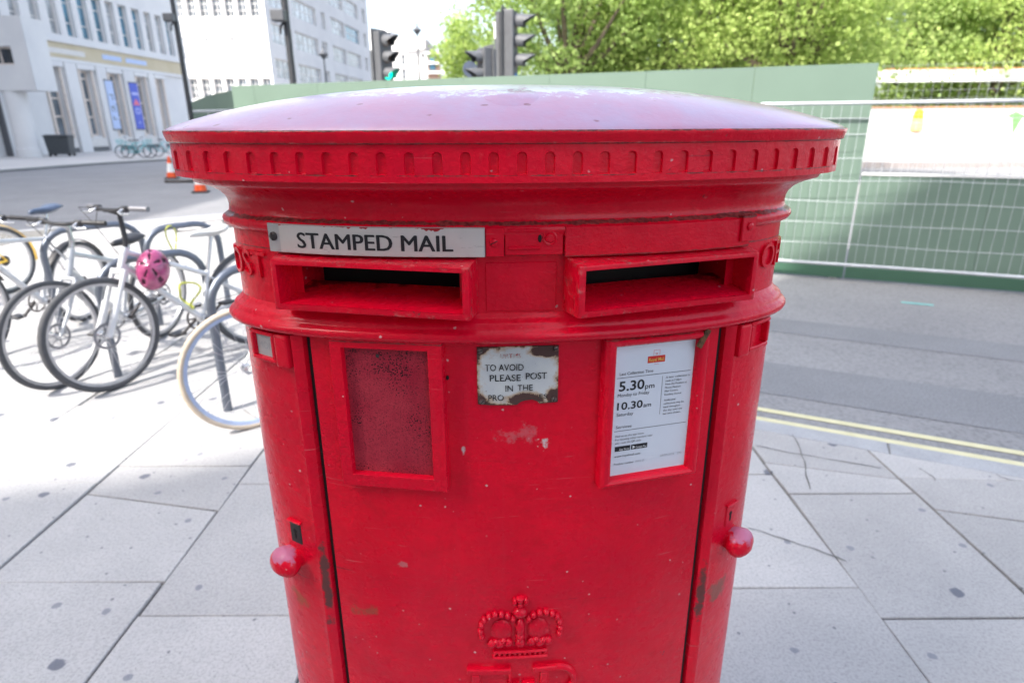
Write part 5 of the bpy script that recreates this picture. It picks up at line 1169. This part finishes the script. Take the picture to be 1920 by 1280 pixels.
bicycle('bike with tan tyres and pale blue rim half hidden behind the pillar box',rr,hh,r=.352,wb=1.05,frame='cream_frame',tyre='tan_tyre',rim='blue_rim',saddle='matt_black',lean=R(3),sad_z=.93,bar_z=1.0,tw=.017)
rr,hh=place((-3.86,4.26),(.06,1),1.05)
bicycle('pale bike with dark blue saddle at the left edge',rr,hh,r=.35,wb=1.05,frame='white_frame',saddle='blue_saddle',lean=R(-3),sad_z=1.02,bar_z=1.02,tw=.02,guard='matt_black',steer=R(8))
rr,hh=place((-5.45,5.25),(.25,.97),1.05)
bicycle('yellow framed bike furthest left behind the others',rr,hh,r=.34,wb=1.05,frame='yellow_frame',saddle='matt_black',lean=R(2),sad_z=1.03,bar_z=1.05,tw=.022,guard='yellow_frame')
for px,py,hd,lb in ((243,297,R(15),'teal hire bike leftmost by the far building'),(272,296,R(200),'teal hire bike in the middle of the far trio'),(297,294,R(30),'teal hire bike nearest the pillar box cap')):
    p=gnd(px,py,.04); bicycle(lb,(p.x,p.y),hd,r=.34,wb=1.05,frame='teal_frame',saddle='matt_black',simple=True,group='hire bikes by the far building',z=.04,guard='teal_frame',basket='teal_frame',tw=.024,lean=R(6))
# helmet hung on the white bike
HC=Vector((-2.36,4.02,.735)); HE=thing('bicycle_helmet','pink helmet with dark vents hanging from the white bike','helmet',tuple(HC-Vector((0,0,.0))))
HE.rotation_euler=(R(62),R(8),R(18))
n=40;m_=14; vs=[];ft=[];mi=[]
for i in range(m_):
    ph=math.pi*.56*i/(m_-1)
    for j in range(n):
        th=2*math.pi*j/n; wv=1.
        rad=Vector((.100*math.sin(ph)*math.cos(th),.138*math.sin(ph)*math.sin(th),.112*math.cos(ph))); vs.append(rad)
def vent(i,j):
    band=(j%8) in (2,3); return band and i in (2,3,4,6,7,8,10,11)
sh_=MB(); vt=MB(); sh_.v=[tuple(v) for v in vs]; vt.v=[tuple(v*.90) for v in vs]
for i in range(m_-1):
    for j in range(n):
        q=(i*n+j,i*n+(j+1)%n,(i+1)*n+(j+1)%n,(i+1)*n+j)
        if not vent(i,j): sh_.f.append(q); sh_.m.append(0)
        vt.f.append(q); vt.m.append(0)
so=sh_.build('shell',M_['helmet_pink'],HE,smooth=60); md=so.modifiers.new('s','SOLIDIFY'); md.thickness=.012; md.offset=-1
vt.build('liner',M_['helmet_dark'],HE,smooth=60)
MB().tube([(-.09,.03,-.03),(-.07,.02,-.12),(0,0,-.19),(.07,.02,-.12),(.09,.03,-.03)],.006,6).build('chin_strap',M_['neon'],HE)
# neon lock looped round the stand and frame
LK=MB().tube([Vector((.06*math.cos(t)+.02*math.sin(3*t),.05*math.sin(2*t),.09*math.sin(t))) for t in np.linspace(0,2*math.pi,28,endpoint=False)],.008,8,closed=True).build('cable_lock',M_['neon'],None,smooth=True)
LK.location=(-2.28,4.25,.50); tag(LK,'yellow green cable lock looped on the white bike frame','lock')
LK2=MB().tube([Vector((.035*math.cos(t),.03*math.sin(2*t),.13*math.sin(t))) for t in np.linspace(0,2*math.pi,28,endpoint=False)],.007,8,closed=True).build('cable_lock',M_['neon'],None,smooth=True)
LK2.location=(-2.90,5.30,.70); tag(LK2,'yellow green lock hanging from the hoop stand behind the white bike','lock')
print('slabs',nslab)
